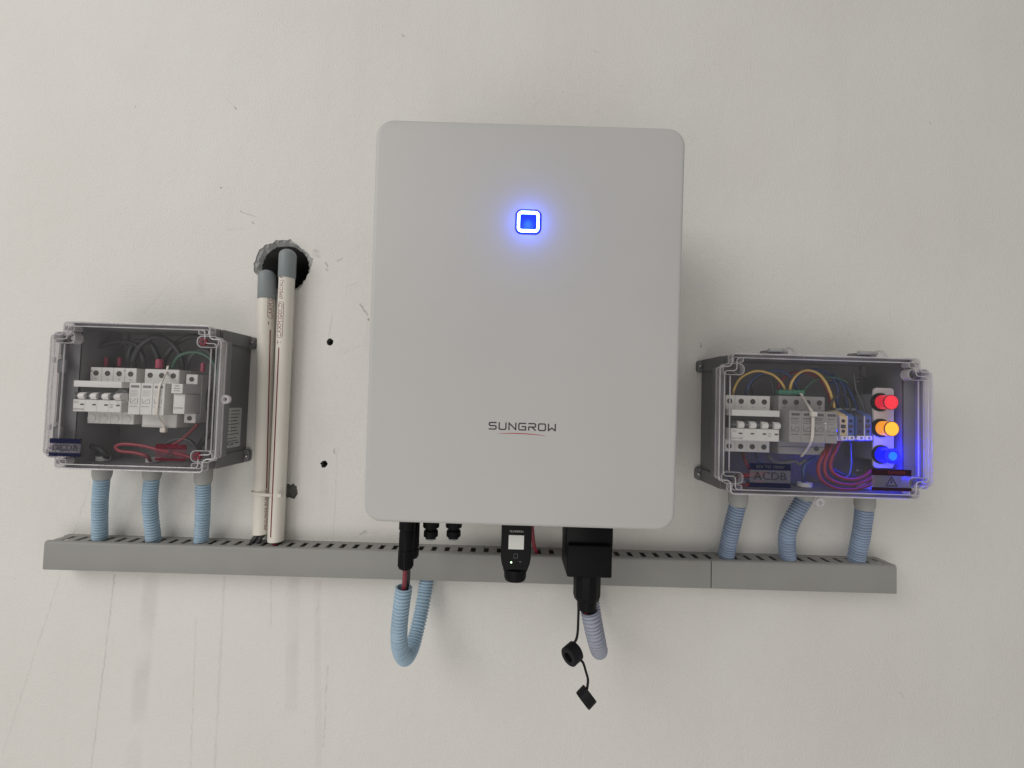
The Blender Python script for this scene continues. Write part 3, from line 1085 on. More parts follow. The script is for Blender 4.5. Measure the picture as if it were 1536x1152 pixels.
def enclosure(px, py, W, H, label, screws, hinge_side, tab, nx=0.0175, nz_=0.0190):
    c = at(px, py, LID_F)
    X, Z = c[0], c[2]
    e = thing('enclosure_box', label, 'enclosure', (X, 0, Z - H / 2), 'clear lidded electrical boxes')
    bw, bh = W / 2 - nx, H / 2 - 0.0012
    # base: hollow grey tray
    o4 = rrect(X - bw, X + bw, Z - bh, Z + bh, 0.004, 3)
    i4 = rrect(X - bw + 0.003, X + bw - 0.003, Z - bh + 0.003, Z + bh - 0.003, 0.003, 3)
    m_ = MB().ring(o4, i4, 0.003, LID_B - 0.0105).prism(o4, 0.0008, 0.0030)
    base = m_.build('base', 'box_grey', e)
    for sx in (-1, 1):
        for sz in (-1, 1):
            x0, x1 = sorted((X + sx * (bw - 0.0005), X + sx * (bw + 0.0022)))
            z0, z1 = sorted((Z + sz * (bh - 0.0205), Z + sz * (bh - 0.0005)))
            MB().box(x0, x1, 0.004, LID_B - 0.0125, z0, z1, 0.0008, 1).build('corner_band', 'box_grey', base)
            x0, x1 = sorted((X + sx * (bw + 0.0010), X + sx * (bw + 0.0100)))
            z0, z1 = sorted((Z + sz * (bh - 0.0215), Z + sz * (bh - 0.0015)))
            x00 = x0 - 0.012 if sx > 0 else x0
            x11 = x1 + 0.012 if sx < 0 else x1
            tab_ = MB().prism(rrect(x00, x11, z0, z1, 0.005, 5), 0.0008, 0.0085).build('mounting_tab', 'box_grey', base)
            sc = (X + sx * (bw + 0.0055), 0.0085, Z + sz * (bh - 0.0115))
            MB().lathe(sc, [(0.0030, -0.001), (0.0030, 0.0006), (0.0022, 0.0018), (0.0008, 0.0022)], 'd', 14).build('wall_screw', 'steel', base)
    # lid
    h, w2 = H / 2, W / 2
    raw = [(w2, h - nz_), (w2 - nx, h - nz_), (w2 - nx, h), (-w2 + nx, h), (-w2 + nx, h - nz_), (-w2, h - nz_),
           (-w2, -h + nz_), (-w2 + nx, -h + nz_), (-w2 + nx, -h), (w2 - nx, -h), (w2 - nx, -h + nz_), (w2, -h + nz_)]
    raw = [(X + a, Z + b) for a, b in raw]
    out = round_poly(raw, 0.0065, 5)
    # opaque front rim of the base: stepped like the lid, with a flange back to the tray walls
    ro = inset(out, 0.0012)
    ri = inset(out, 0.0040)
    MB().ring(ro, ri, LID_B - 0.0100, LID_B - 0.0004).build('base_rim', 'box_grey', base, smooth=20)
    cl = [(min(max(a, X - bw + 0.003), X + bw - 0.003), min(max(b, Z - bh + 0.003), Z + bh - 0.003)) for a, b in ro]
    MB().ring(ro, cl, LID_B - 0.0122, LID_B - 0.0102).build('base_flange', 'box_grey', base, smooth=0)
    lid = MB().prism(out, LID_F - 0.0022, LID_F).build('lid', 'clear_lid', e, label='clear plastic lid with stepped corners', smooth=20)
    MB().ring(inset(out, 0.0001), inset(out, 0.0020), LID_B, LID_F - 0.0024).build('lid_wall', 'clear_wall', lid, smooth=20)
    MB().sweep([(a, LID_F - 0.0004, b) for a, b in inset(out, 0.0006)], 0.00105, 8, closed=True).build('lid_edge', 'clear_edge', lid)
    MB().sweep([(a, LID_B + 0.001, b) for a, b in inset(out, 0.0010)], 0.0009, 6, closed=True).build('lid_edge', 'clear_edge', lid)
    inn = round_poly(inset(raw, 0.0068), 0.0055, 5)
    MB().sweep([(a, LID_F + 0.0003, b) for a, b in inn], 0.0008, 6, closed=True).build('lid_rib', 'clear_edge', lid)
    for sx in (-1, 1):
        x = X + sx * (w2 - nx + 0.0005)
        MB().sweep([(x, LID_F - 0.004, Z - h + 0.0325), (x, LID_F - 0.004, Z + h - 0.0325)], 0.0010, 8).build('lid_rib', 'clear_edge', lid)
        for sz in (-1, 1):
            bx, bz = X + sx * (w2 - 0.0265), Z + sz * (h - 0.0235)
            # pocket round the screw: quarter wall, boss tube, slot
            pocket = rrect(min(bx - sx * 0.0090, X + sx * (w2 - 0.004)), max(bx - sx * 0.0090, X + sx * (w2 - 0.004)), bz - 0.0085, bz + 0.0085, 0.0075, 5)
            MB().ring(pocket, inset(pocket, 0.0011), LID_F - 0.012, LID_F + 0.0006).build('screw_pocket', 'clear_edge', lid, smooth=30)
            slot = rrect(bx - 0.0075, bx + 0.0075, min(bz + sz * 0.0095, bz + sz * 0.0175), max(bz + sz * 0.0095, bz + sz * 0.0175), 0.0030, 4)
            MB().ring(slot, inset(slot, 0.0009), LID_F - 0.012, LID_F + 0.0004).build('lid_slot', 'clear_edge', lid, smooth=30)
            MB().lathe((bx, LID_B - 0.004, bz), [(0.0062, 0.0), (0.0062, 0.015), (0.0050, 0.015), (0.0050, 0.0)], 'd', 20, cap=False).build('screw_boss', 'clear_wall', lid)
            mt = screws.get((sx, sz), 'terminal_dark')
            rs = 0.0056 if mt == 'screw_red' else 0.0036
            hd = LID_F + 0.0006 if mt == 'screw_red' else LID_F - 0.006
            s_ = MB().lathe((bx, hd - 0.010, bz), [(rs * 0.7, 0), (rs * 0.8, 0.004), (rs, 0.005), (rs, 0.0095), (rs * 0.85, 0.0104)], 'd', 18).build('lid_screw', mt, lid)
            if mt == 'screw_red':
                MB().box(bx - 0.0036, bx + 0.0036, hd + 0.0003, hd + 0.0007, bz - 0.0007, bz + 0.0007).box(
                    bx - 0.0007, bx + 0.0007, hd + 0.0004, hd + 0.0008, bz - 0.0036, bz + 0.0036).build('screw_slot', 'ink_black', lid, smooth=0)
    # round moulding mark in the middle of the lid
    gx = at(*tab['gate'], LID_F)
    MB().lathe((gx[0], LID_F - 0.0004, gx[2]), [(0.0105, 0.0), (0.0105, 0.0012), (0.0092, 0.0022), (0.0085, 0.0012), (0.0030, 0.0010), (0.0, 0.0010)], 'd', 24, cap=False).build(
        'moulding_mark', 'clear_wall', lid)
    # locking tab with an eye
    tx = at(*tab['eye'], LID_B + 0.008)
    MB().lathe((tx[0], LID_B + 0.004, tx[2]), [(0.0066, 0), (0.0066, 0.005), (0.0030, 0.005), (0.0030, 0.0), (0.0066, 0)], 'd', 18, cap=False).build('locking_eye', 'clear_edge', lid)
    # hinges
    for (hx, hy) in tab['hinges']:
        p = at(hx, hy, LID_B)
        if hinge_side == 'top':
            z0 = Z + H / 2 - 0.0015
            prof = [(-0.021, 0), (-0.017, 0.0085), (0.012, 0.0095), (0.018, 0.0075), (0.018, 0.0)]
            MB().prism([(p[0] + a, z0 + b) for a, b in prof], LID_B - 0.014, LID_B - 0.004).build('hinge', 'box_grey', e, smooth=0)
            MB().sweep([(p[0] - 0.014, LID_B + 0.002, z0 + 0.0085), (p[0] + 0.013, LID_B + 0.002, z0 + 0.0085)], 0.0030, 12).build('hinge_pin', 'gland_grey', e)
            prof = [(0.004, 0), (0.004, 0.010), (0.010, 0.0125), (0.016, 0.011), (0.0215, 0.006), (0.024, 0.0)]
            MB().prism([(p[0] + a, z0 + b) for a, b in prof], LID_B + 0.002, LID_B + 0.010).build('hinge_knuckle', 'clear_wall', lid)
        else:
            x0 = X - w2 + 0.0125
            MB().box(x0 - 0.011, x0 + 0.001, LID_B - 0.0002, LID_B + 0.004, p[2] - 0.013, p[2] + 0.006, 0.001, 1).build('hinge', 'box_grey', e)
            MB().sweep([(x0 - 0.006, LID_B + 0.004, p[2] + 0.006), (x0 - 0.006, LID_B + 0.004, p[2] + 0.013)], 0.0028, 12).build('hinge_pin', 'gland_grey', e)
            MB().sweep([(X - W / 2 - 0.0008, LID_B + 0.006, p[2] + 0.001), (X - W / 2 - 0.0008, LID_B + 0.006, p[2] + 0.009)], 0.0022, 10).build('hinge_knuckle', 'clear_edge', lid)
    return e, lid, X, Z, bw, bh


def rail(e, X, z, half, d=0.016):
    prof = [(d - 0.006, -0.0175), (d, -0.0175), (d, -0.0135), (d - 0.0065, -0.0125), (d - 0.0065, 0.0125), (d, 0.0135), (d, 0.0175), (d - 0.006, 0.0175)]
    m_ = MB()
    m_.add([(X - half, q, z + r) for q, r in prof] + [(X + half, q, z + r) for q, r in prof], [(k, k + 1, 9 + k, 8 + k) for k in range(7)])
    m_.build('mounting_rail', 'rail_metal', e, smooth=0)


def gland(e, px, py0, py1, zbox, d=0.045, r=0.0125):
    c = at(px, (py0 + py1) / 2, d)
    zb = zpix(px, py1, d)
    Hh = zbox - zb
    MB().lathe((c[0], d, zb), [(r * 0.93, 0.0), (r * 1.0, 0.003), (r * 1.10, 0.0075), (r * 1.12, Hh * 0.8), (r * 1.12, Hh + 0.001)], 'z', 24).build('cable_gland', 'gland_grey', e)
    # lock nut inside
    MB().lathe((c[0], d, zbox + 0.0035), [(r * 0.82, 0.0), (r * 0.82, 0.006), (r * 0.6, 0.006)], 'z', 12).build('gland_nut', 'marker_white', e)
    return (c[0], d, zb)


# ---- breakers and protectors
BP, NP = 0.065, 0.088          # terminal plane and front plane depths


def hole(parent, x, z, r=0.0040, d=BP, m_='terminal_dark'):
    MB().lathe((x, d - 0.0002, z), [(r, 0), (r, 0.0006), (r * 0.82, 0.0006), (r * 0.78, 0.0003)], 'd', 18).build('terminal_hole', m_, parent)


def mcb(px, py, label, plugs=False, name='circuit_breaker'):
    c = at(px, py, BP)
    x, z = c[0], c[2]
    t = thing(name, label, 'circuit breaker', (x, 0.017, z - 0.0425), 'four pole breakers in the boxes')
    for k in range(4):
        xc = x + (k - 1.5) * 0.0175
        b_ = MB().box(xc - 0.00868, xc + 0.00868, 0.017, BP, z - 0.0425, z + 0.0425, 0.0005, 1).build('pole_body', 'breaker_white', t)
        hole(b_, xc, z + 0.0335)
        if plugs:
            MB().lathe((xc - 0.002, BP - 0.0003, z - 0.0345), [(0.0062, 0), (0.0062, 0.0009), (0.0056, 0.0012)], 'd', 20).build('terminal_plug', 'breaker_white', b_)
        else:
            hole(b_, xc, z - 0.0345)
        MB().box(xc - 0.0010, xc + 0.0016, BP, BP + 0.0004, z + 0.0245, z + 0.0252).build('printed_mark', 'ink_grey', b_, smooth=0)
    nose = MB().box(x - 0.0352, x + 0.0352, BP - 0.001, NP, z - 0.0240, z - 0.0062, 0.0007, 1).build('nose', 'breaker_white', t)
    MB().box(x - 0.0345, x + 0.0345, BP - 0.001, NP - 0.010, z - 0.0070, z + 0.0130).build('lever_recess', 'slot_dark', t, smooth=0)
    MB().box(x - 0.0352, x + 0.0352, BP - 0.001, NP + 0.001, z + 0.0120, z + 0.0212, 0.0009, 2).build('label_strip', 'breaker_white', t)
    for k in range(4):
        xc = x + (k - 1.5) * 0.0175
        lev = MB()
        prof = [(NP - 0.011, 0.0045), (NP - 0.001, 0.0040), (NP + 0.0028, 0.0015), (NP + 0.0034, -0.0020), (NP + 0.001, -0.0055), (NP - 0.011, -0.0062)]
        xa, xb = xc + 0.0002, xc + 0.0090
        n_ = len(prof)
        lev.add([(xa, q, z + r) for q, r in prof] + [(xb, q, z + r) for q, r in prof],
                [(j, (j + 1) % n_, n_ + (j + 1) % n_, n_ + j) for j in range(n_)] + [tuple(range(n_)), tuple(range(n_, 2 * n_))])
        lev.build('lever', 'lever_white', t, smooth=50)
        lv = MB().box(xc - 0.0082, xc - 0.0002, NP - 0.011, NP - 0.0005, z - 0.0060, z + 0.0048, 0.001, 1).build('lever_window', 'slot_dark', t)
        text_on(MB(), 'I-ON', 0.0034, lambda u, v: (xc - 0.0042 + u, NP - 0.0003, z - 0.001 + v)).build('lever_mark', 'ink_faint', lv, smooth=0)
        MB().box(xc + 0.0022, xc + 0.0072, NP - 0.0002, NP + 0.0003, z - 0.0145, z - 0.0124).build('indicator', 'slot_dark', nose, smooth=0)
        if k < 3:
            MB().box(xc + 0.00862, xc + 0.00888, NP - 0.0002, NP + 0.0002, z - 0.0240, z - 0.0064).build('pole_seam', 'breaker_side', nose, smooth=0)
    if plugs:
        MB().box(x - 0.0338, x - 0.0312, BP, BP + 0.0003, z + 0.0362, z + 0.0368).box(x - 0.0328, x - 0.0322, BP, BP + 0.0004, z + 0.0352, z + 0.0378).box(
            x + 0.0150, x + 0.0182, BP, BP + 0.0003, z + 0.0378, z + 0.0385).build('polarity_mark', 'ink_black', t, smooth=0)
    m_ = text_on(MB(), 'POLYCAB', 0.0036, lambda u, v: (x - 0.0265 + u, NP + 0.0003, z - 0.0206 + v))
    for q in range(3):
        m_.box(x + 0.0190, x + 0.0232, NP, NP + 0.0003, z - 0.0128 - q * 0.0022, z - 0.0122 - q * 0.0022)
    for q in range(2):
        m_.box(x - 0.0335, x - 0.0270, NP, NP + 0.0003, z - 0.0095 - q * 0.0022, z - 0.0090 - q * 0.0022)
    m_.build('printed_lettering', 'ink_grey', nose, smooth=0)
    return t


def spd(px, py, n, label, m_body, dark, name='surge_protector'):
    c = at(px, py, BP)
    x, z = c[0], c[2]
    t = thing(name, label, 'surge protector', (x, 0.017, z - 0.0445))
    hw = n * 0.0175 / 2
    MB().box(x - hw, x + hw, 0.017, BP - 0.022, z - 0.0440, z + 0.0440, 0.0006, 1).build('base_block', m_body, t)
    MB().box(x - hw, x + hw, BP - 0.0218, BP - 0.0002, z + 0.0215, z + 0.0440, 0.0010, 1).build('upper_terminal_block', m_body, t)
    lw = MB().box(x - hw, x + hw, BP - 0.0218, BP - 0.0002, z - 0.0440, z - 0.0235, 0.0010, 1).build('lower_terminal_block', m_body, t)
    for k in range(n):
        xc = x + (k - (n - 1) / 2) * 0.0175
        cart = MB().box(xc - 0.00855, xc + 0.00855, BP - 0.0215, NP + 0.002, z - 0.0240, z + 0.0222, 0.0006, 1).build('cartridge', m_body, t)
        MB().box(xc - 0.0058, xc + 0.0058, NP + 0.002, NP + 0.0024, z + 0.0150, z + 0.0185).build('status_window', 'ink_grey' if not dark else 'icon_grey', cart, smooth=0)
        pm = MB()
        for q, (zz, l_) in enumerate(((0.0105, 0.0056), (0.0085, 0.0052), (0.0060, 0.0062), (0.0035, 0.0050))):
            pm.box(xc - 0.0066, xc - 0.0066 + l_ * 2, NP + 0.002, NP + 0.0023, z + zz, z + zz + (0.0011 if q == 0 and dark else 0.0005))
        pm.box(xc - 0.0060, xc + 0.0050, NP + 0.002, NP + 0.0023, z - 0.0078, z - 0.0073).box(
            xc - 0.0060, xc - 0.0055, NP + 0.002, NP + 0.0023, z - 0.0073, z - 0.0005).box(xc + 0.0045, xc + 0.0050, NP + 0.002, NP + 0.0023, z - 0.0073, z - 0.0005)
        pm.add([(xc - 0.0050, NP + 0.0023, z - 0.0065), (xc - 0.0044, NP + 0.0023, z - 0.0068), (xc + 0.0030, NP + 0.0023, z - 0.0012), (xc + 0.0024, NP + 0.0023, z - 0.0008)], [(0, 1, 2, 3)])
        pm.box(xc - 0.0066, xc + 0.0046, NP + 0.002, NP + 0.0023, z - 0.0126, z - 0.0117)
        pm.build('printed_marks', 'icon_grey' if dark else 'ink_faint', cart, smooth=0)
        hole(t, xc, z + 0.0345, d=BP - 0.0002)
        if dark:
            text_on(MB(), ('L1', 'L2', 'L3', 'N')[k], 0.0040, lambda u, v: (xc + u, BP + 0.0002, z + 0.0268 + v)).build('terminal_number', 'ink_black', t, smooth=0)
    if dark:
        hole(lw, x + 0.022, z - 0.0345, d=BP - 0.0002)
        MB().box(x - hw + 0.002, x + hw - 0.002, BP - 0.0003, BP + 0.0006, z - 0.0330, z - 0.0322).build('moulded_line', 'icon_grey', lw, smooth=0)
    else:
        MB().box(x - hw, x + hw, BP - 0.0003, BP + 0.0005, z - 0.0420, z - 0.0414).build('moulded_line', 'breaker_side', lw, smooth=0)
    return t


def wire(pts, r, m_, label, cat='wire', group=None, ferr=None, name='wire'):
    P = crom([at(*p) for p in pts], 0.003)
    return MB().sweep(P, r, 10).build(name, m_, None, label, cat, group, smooth=60)


# ======================================================================= left box
EL, LIDL, XL, ZL, BWL, BHL = enclosure(
    199, 595, 0.246, 0.2110, 'clear lidded grey box with two red screws and sticker on its side',
    {(1, 1): 'screw_red', (1, -1): 'screw_red', (-1, 1): 'gland_grey', (-1, -1): 'gland_grey'}, 'left',
    {'gate': (183, 595), 'eye': (338, 599), 'hinges': [(75, 545), (70, 645)]})
zrl = at(200, 595, 0.016)[2]
rail(EL, XL, zrl, BWL - 0.012)
# side sticker: reads from front to back on the right side
xs = XL + BWL + 0.0004
d_a, d_b = 0.064, 0.018
z_t, z_b = zpix(350, 612, 0.045), zpix(350, 672, 0.045)
st = MB()
pl = rrect(0, d_a - d_b, 0, z_t - z_b, 0.003, 4)
st.add([(xs, d_a - u, z_b + v) for u, v in pl] + [(xs + 0.0002, d_a - u, z_b + v) for u, v in pl],
       [tuple(range(len(pl))), tuple(range(len(pl), 2 * len(pl)))] + [(k, (k + 1) % len(pl), len(pl) + (k + 1) % len(pl), len(pl) + k) for k in range(len(pl))])
stk = st.build('rating_sticker', 'sticker_grey', EL, label='pale grey rating sticker with rows of print', smooth=0)
pr = MB()


def stick_rect(u0, u1, v0, v1):
    pr.add([(xs + 0.0004, d_a - u0, z_b + v0), (xs + 0.0004, d_a - u1, z_b + v0), (xs + 0.0004, d_a - u1, z_b + v1), (xs + 0.0004, d_a - u0, z_b + v1)], [(0, 1, 2, 3)])


SH = z_t - z_b
rnd = random.Random(3)
for k in range(8):
    v = SH - 0.004 - k * 0.0052
    u = 0.004
    for q in range(3):
        l_ = rnd.uniform(0.0025, 0.0042)
        stick_rect(u, u + l_, v - 0.0014, v)
        u += l_ + 0.0009
    u = 0.020
    for q in range(rnd.choice((2, 3, 4))):
        l_ = rnd.uniform(0.003, 0.0052)
        stick_rect(u, u + l_, v - 0.0014, v)
        u += l_ + 0.0009
for k in range(3):
    v = SH - 0.047 - k * 0.0042
    stick_rect(0.004, (0.036, 0.040, 0.018)[k], v - 0.0009, v)
vs_, fs_ = text_polys('POLYCAB', 0.0088)
pr.add([(xs + 0.0004, d_a - 0.0155 - u * 0.70, z_b + 0.0055 + v) for u, v in vs_], fs_)
stick_rect(0.031, 0.042, 0.0058, 0.0072)
pr.build('printed_lettering', 'ink_black', stk, smooth=0)

mcb(168, 593.5, 'white four pole breaker with a clear round mark before its levers', True)
spd(240.5, 597.5, 3, 'white three cartridge surge protector between breaker and fuse holder', 'breaker_white', False)
# fuse holder
c = at(287.5, 598, 0.058)
fh = thing('fuse_holder', 'narrow white single fuse holder beside the white surge protector', 'fuse holder', (c[0], 0.017, c[2] - 0.037))
x, z = c[0], c[2]
MB().box(x - 0.0088, x + 0.0088, 0.017, 0.050, z - 0.0370, z + 0.0370, 0.0006, 1).build('body', 'breaker_side', fh)
for a, b in ((0.0220, 0.0370), (-0.0370, -0.0228)):
    MB().box(x - 0.0088, x + 0.0088, 0.0502, 0.0600, z + a, z + b, 0.0006, 1).build('terminal_block', 'breaker_white', fh)
    hole(fh, x, z + (a + b) / 2, 0.0036, 0.0601)
MB().box(x - 0.0086, x + 0.0080, 0.0502, 0.0880, z + 0.0075, z + 0.0216, 0.0006, 1).build('label_block', 'breaker_white', fh)
pm = MB()
for zz, l_, h_ in ((0.0180, 0.003, 0.0012), (0.0145, 0.0045, 0.0009), (0.0110, 0.0045, 0.0009)):
    pm.box(x - l_, x + l_, 0.088, 0.0883, z + zz, z + zz + h_)
pm.build('printed_marks', 'ink_grey', fh, smooth=0)
MB().box(x - 0.0086, x + 0.0086, 0.0502, 0.0830, z - 0.0225, z + 0.0070, 0.0012, 2).build('fuse_drawer', 'breaker_white', fh)
MB().box(x - 0.0065, x + 0.0065, 0.083, 0.0833, z - 0.0142, z - 0.0132).build('printed_line', 'ink_grey', fh, smooth=0)

# cable tie hooked over the surge protector
ptl = [(252, 549, 0.060), (249, 560, 0.0675), (243, 572, 0.0880), (239, 580, 0.0918), (236, 605, 0.0918), (235, 621, 0.0912), (242, 632, 0.0735), (246, 641, 0.068), (246, 646, 0.060)]


def strap(pts, wd, label, head):
    t = thing('cable_tie', label, 'cable tie', at(*pts[len(pts) // 2]))
    P = crom([at(*p) for p in pts], 0.003)
    m_ = MB()
    vs_, fs_ = [], []
    n_ = len(P)
    for i, p in enumerate(P):
        tg = (P[min(i + 1, n_ - 1)] - P[max(i - 1, 0)]).normalized()
        sd = tg.cross(Vector((0, 1, 0)))
        sd = sd.normalized() if sd.length > 1e-4 else Vector((1, 0, 0))
        up = sd.cross(tg)
        for a, b in ((-1, -1), (1, -1), (1, 1), (-1, 1)):
            vs_.append(p + sd * wd / 2 * a + up * 0.0005 * b)
    for i in range(n_ - 1):
        for k in range(4):
            fs_.append((4 * i + k, 4 * i + (k + 1) % 4, 4 * i + 4 + (k + 1) % 4, 4 * i + 4 + k))
    fs_ += [(0, 1, 2, 3), tuple(range(4 * n_ - 4, 4 * n_))]
    m_.add(vs_, fs_).build('strap', 'tie_white', t)
    h_ = at(*head)
    MB().box(h_[0] - 0.0042, h_[0] + 0.0042, h_[1] - 0.003, h_[1] + 0.0035, h_[2] - 0.0036, h_[2] + 0.0036, 0.0012).build('tie_head', 'tie_white', t)
    return t


strap(ptl, 0.0032, 'white cable tie looped over the white surge protector', (246, 645, 0.0655))

WL = 'wires in the box with red screws'
cal = lambda pts, d: [(*cA(a, b), d + (q[0] if q else 0)) for a, b, *q in pts]
wire(cal([(690, 400, -.012), (685, 330), (740, 240), (830, 192), (930, 235), (985, 320), (1000, 420, -.012)], 0.050), 0.0041, 'wire_black', 'thick black wire arching highest over the white surge protector', group=WL)
wire(cal([(755, 420, -.012), (745, 330), (700, 245), (600, 222), (480, 250), (410, 320), (390, 400, -.015)], 0.046), 0.0035, 'wire_black', 'black wire arching back over the white breaker with a clear round mark', group=WL)
wire(cal([(870, 400, -.012), (890, 320), (960, 235), (1060, 190), (1150, 225), (1195, 320), (1205, 480), (1195, 640), (1170, 800), (1100, 900)], 0.040), 0.0039, 'wire_black', 'black wire looping from the white surge protector down behind the fuse holder', group=WL)
wire(cal([(850, 390, -.012), (835, 310), (790, 235), (700, 225), (655, 300), (665, 400, -.012)], 0.044), 0.0038, 'wire_black', 'short black wire hooped between breaker and white surge protector', group=WL)
wire(cal([(1030, 400, -.02), (1050, 320), (1110, 280), (1170, 300), (1215, 420), (1205, 560)], 0.048), 0.0024, 'wire_wgreen' if 'wire_wgreen' in M else 'wire_grey', 'dark grey wire bending over the fuse holder', group=WL)
wire(cal([(930, 400, -.012), (960, 330), (1020, 298), (1100, 295), (1170, 330), (1215, 400), (1220, 480)], 0.058), 0.0021, 'wire_green', 'green earth wire over the fuse holder', group=WL)
wire(cal([(790, 985, -.012), (770, 958), (690, 935), (600, 925), (570, 895), (620, 880), (740, 890), (860, 920), (980, 945), (1050, 965)], 0.066), 0.0026, 'wire_red', 'bright red wire lying in a flat loop at the box bottom', group=WL)
wire(cal([(830, 905), (920, 890), (1000, 845), (1060, 790), (1095, 750)], 0.058), 0.0023, 'wire_maroon', 'dark red wire rising to the bottom of the fuse holder', group=WL)
wire(cal([(880, 880), (960, 850), (1030, 855), (1080, 900), (1100, 950)], 0.056), 0.0035, 'wire_black', 'black wire bowed above the red lid label', group=WL)
wire(cal([(515, 985, -.012), (505, 950), (470, 915), (400, 890), (320, 870), (290, 800), (330, 720)], 0.050), 0.0041, 'wire_black', 'black wire rising from the gland at the navy label', group=WL)
wire(cal([(495, 985, -.008), (470, 950), (420, 905), (380, 820), (400, 740)], 0.040), 0.0035, 'wire_black', 'black wire rising steeply beneath the white breaker', group=WL)
wire(cal([(1190, 500), (1165, 560), (1160, 640), (1185, 690), (1170, 780), (1120, 870), (1085, 940), (1060, 985, -.01)], 0.036), 0.0043, 'wire_black', 'thick black wire down the inner side wall beside the fuse holder', group=WL)
for (a, b, d, lb) in ((510, 350, 0.040, 'second breaker terminal from the plus mark'), (596, 350, 0.040, 'breaker terminal beside the minus mark'), (852, 362, 0.055, 'surge protector top'), (1128, 385, 0.045, 'fuse holder top')):
    p = at(*cA(a, b), d)
    w_ = 0.0055 if d == 0.055 else 0.0030
    MB().lathe((p[0], d, p[2] - 0.008), [(w_ * 0.92, 0.0), (w_, 0.002), (w_, 0.012), (w_ * 0.85, 0.014)], 'z', 14).build(
        'wire_sleeve', 'ferrule', None, 'pink red wire sleeve at the ' + lb, 'wire sleeve', 'red wire sleeves')
# pink wiring at the breaker's left
wire(cal([(370, 430), (330, 480), (300, 540), (300, 600), (340, 650)], 0.040), 0.0028, 'wire_maroon', 'dim red wire curling round the side of the white breaker', group=WL)


# lid labels
def lid_label(e, lid, x0, x1, y0, y1, kind):
    a, b = at(x0, y0, LID_F), at(x1, y1, LID_F)
    cxm, czm = (a[0] + b[0]) / 2, (a[2] + b[2]) / 2
    hw, hh = abs(b[0] - a[0]) / 2, abs(a[2] - b[2]) / 2
    d = LID_F + 0.0008
    if kind[0] == 'name':
        s_ = MB().prism(rrect(cxm - hw, cxm + hw, czm - hh, czm + hh, 0.001, 3), d, d + 0.0002).build('name_label', 'film_clear', e, label='dark banded clear name label reading ' + kind[1])
        MB().box(cxm - hw, cxm + hw, d + 0.0003, d + 0.0005, czm + hh * 0.46, czm + hh).build('label_band', 'band_navy', s_, smooth=0)
        MB().box(cxm - hw, cxm + hw, d + 0.0003, d + 0.0005, czm - hh, czm - hh * 0.62).build('label_band', 'band_navy', s_, smooth=0)
        text_on(MB(), kind[1], hh * 0.95, lambda u, v: (cxm + u, d + 0.0006, czm - hh * 0.08 + v), 1.1).build('label_lettering', 'ink_black', s_, smooth=0)
        if kind[2]:
            text_on(MB(), kind[2], hh * 0.36, lambda u, v: (cxm + u, d + 0.0007, czm + hh * 0.72 + v), 1.1).build('label_lettering', 'icon_grey', s_, smooth=0)
    else:
        s_ = MB().prism(rrect(cxm - hw, cxm + hw, czm - hh, czm + hh, 0.0008, 3), d, d + 0.0002).build('warning_label', kind[2], e, label='red warning label with a triangle')
        MB().box(cxm - hw, cxm + hw, d + 0.0003, d + 0.0005, czm + hh * 0.42, czm + hh).build('label_band', kind[1], s_, smooth=0)
        MB().box(cxm - hw, cxm + hw, d + 0.0003, d + 0.0005, czm - hh, czm - hh * 0.70).build('label_band', kind[1], s_, smooth=0)
        r = hh * 0.62
        tri = [(cxm, czm + r * 0.62), (cxm - r * 0.95, czm - r * 0.95), (cxm + r * 0.95, czm - r * 0.95)]
        ti = inset(tri, r * 0.16)
        mm = MB().add([(p, d + 0.0006, q) for p, q in tri + ti], [(k, (k + 1) % 3, 3 + (k + 1) % 3, 3 + k) for k in range(3)])
        mm.add([(cxm + p * r, d + 0.0006, czm + q * r) for p, q in ((0.08, 0.22), (-0.16, -0.35), (0.0, -0.32), (-0.06, -0.72), (0.18, -0.20), (0.02, -0.22))], [(0, 1, 2, 3, 4, 5)])
        mm.build('warning_triangle', 'ink_black', s_, smooth=0)
        text_on(MB(), 'DANGER', hh * 0.42, lambda u, v: (cxm + hw * 0.25 + u, d + 0.0007, czm + hh * 0.70 + v)).build('label_lettering', 'ink_maroon', s_, smooth=0)


lid_label(EL, LIDL, 76, 121, 657, 685, ('name', 'DCDB', ''))
lid_label(EL, LIDL, 234.5, 279, 665.5, 692, ('warn', 'band_red', 'film_pink'))
zbl = ZL - BHL
CG1 = 'blue flexible conduits below the box with red screws'
for (px, top, bot, mid, lab) in ((153, 711, 719, [(150, 755), (150, 806)], 'pale blue corrugated conduit below the navy lid label'),
                                 (228, 711, 719, [(225, 755), (230, 807)], 'pale blue corrugated conduit below the white surge protector'),
                                 (305, 713, 726, [(304.5, 765), (302, 808)], 'pale blue corrugated conduit below the lower red screw')):
    g = gland(EL, px, top, bot, zbl, r=0.0112)
    c1 = at(*mid[0], 0.034)
    c2 = at(*mid[1], 0.0205)
    corrugated([(g[0], g[1], g[2] + 0.004), c1, c2, (c2[0] + 0.001, 0.0195, c2[2] - 0.020)], lab, 'conduit_blue', R0=0.0102, group=CG1)

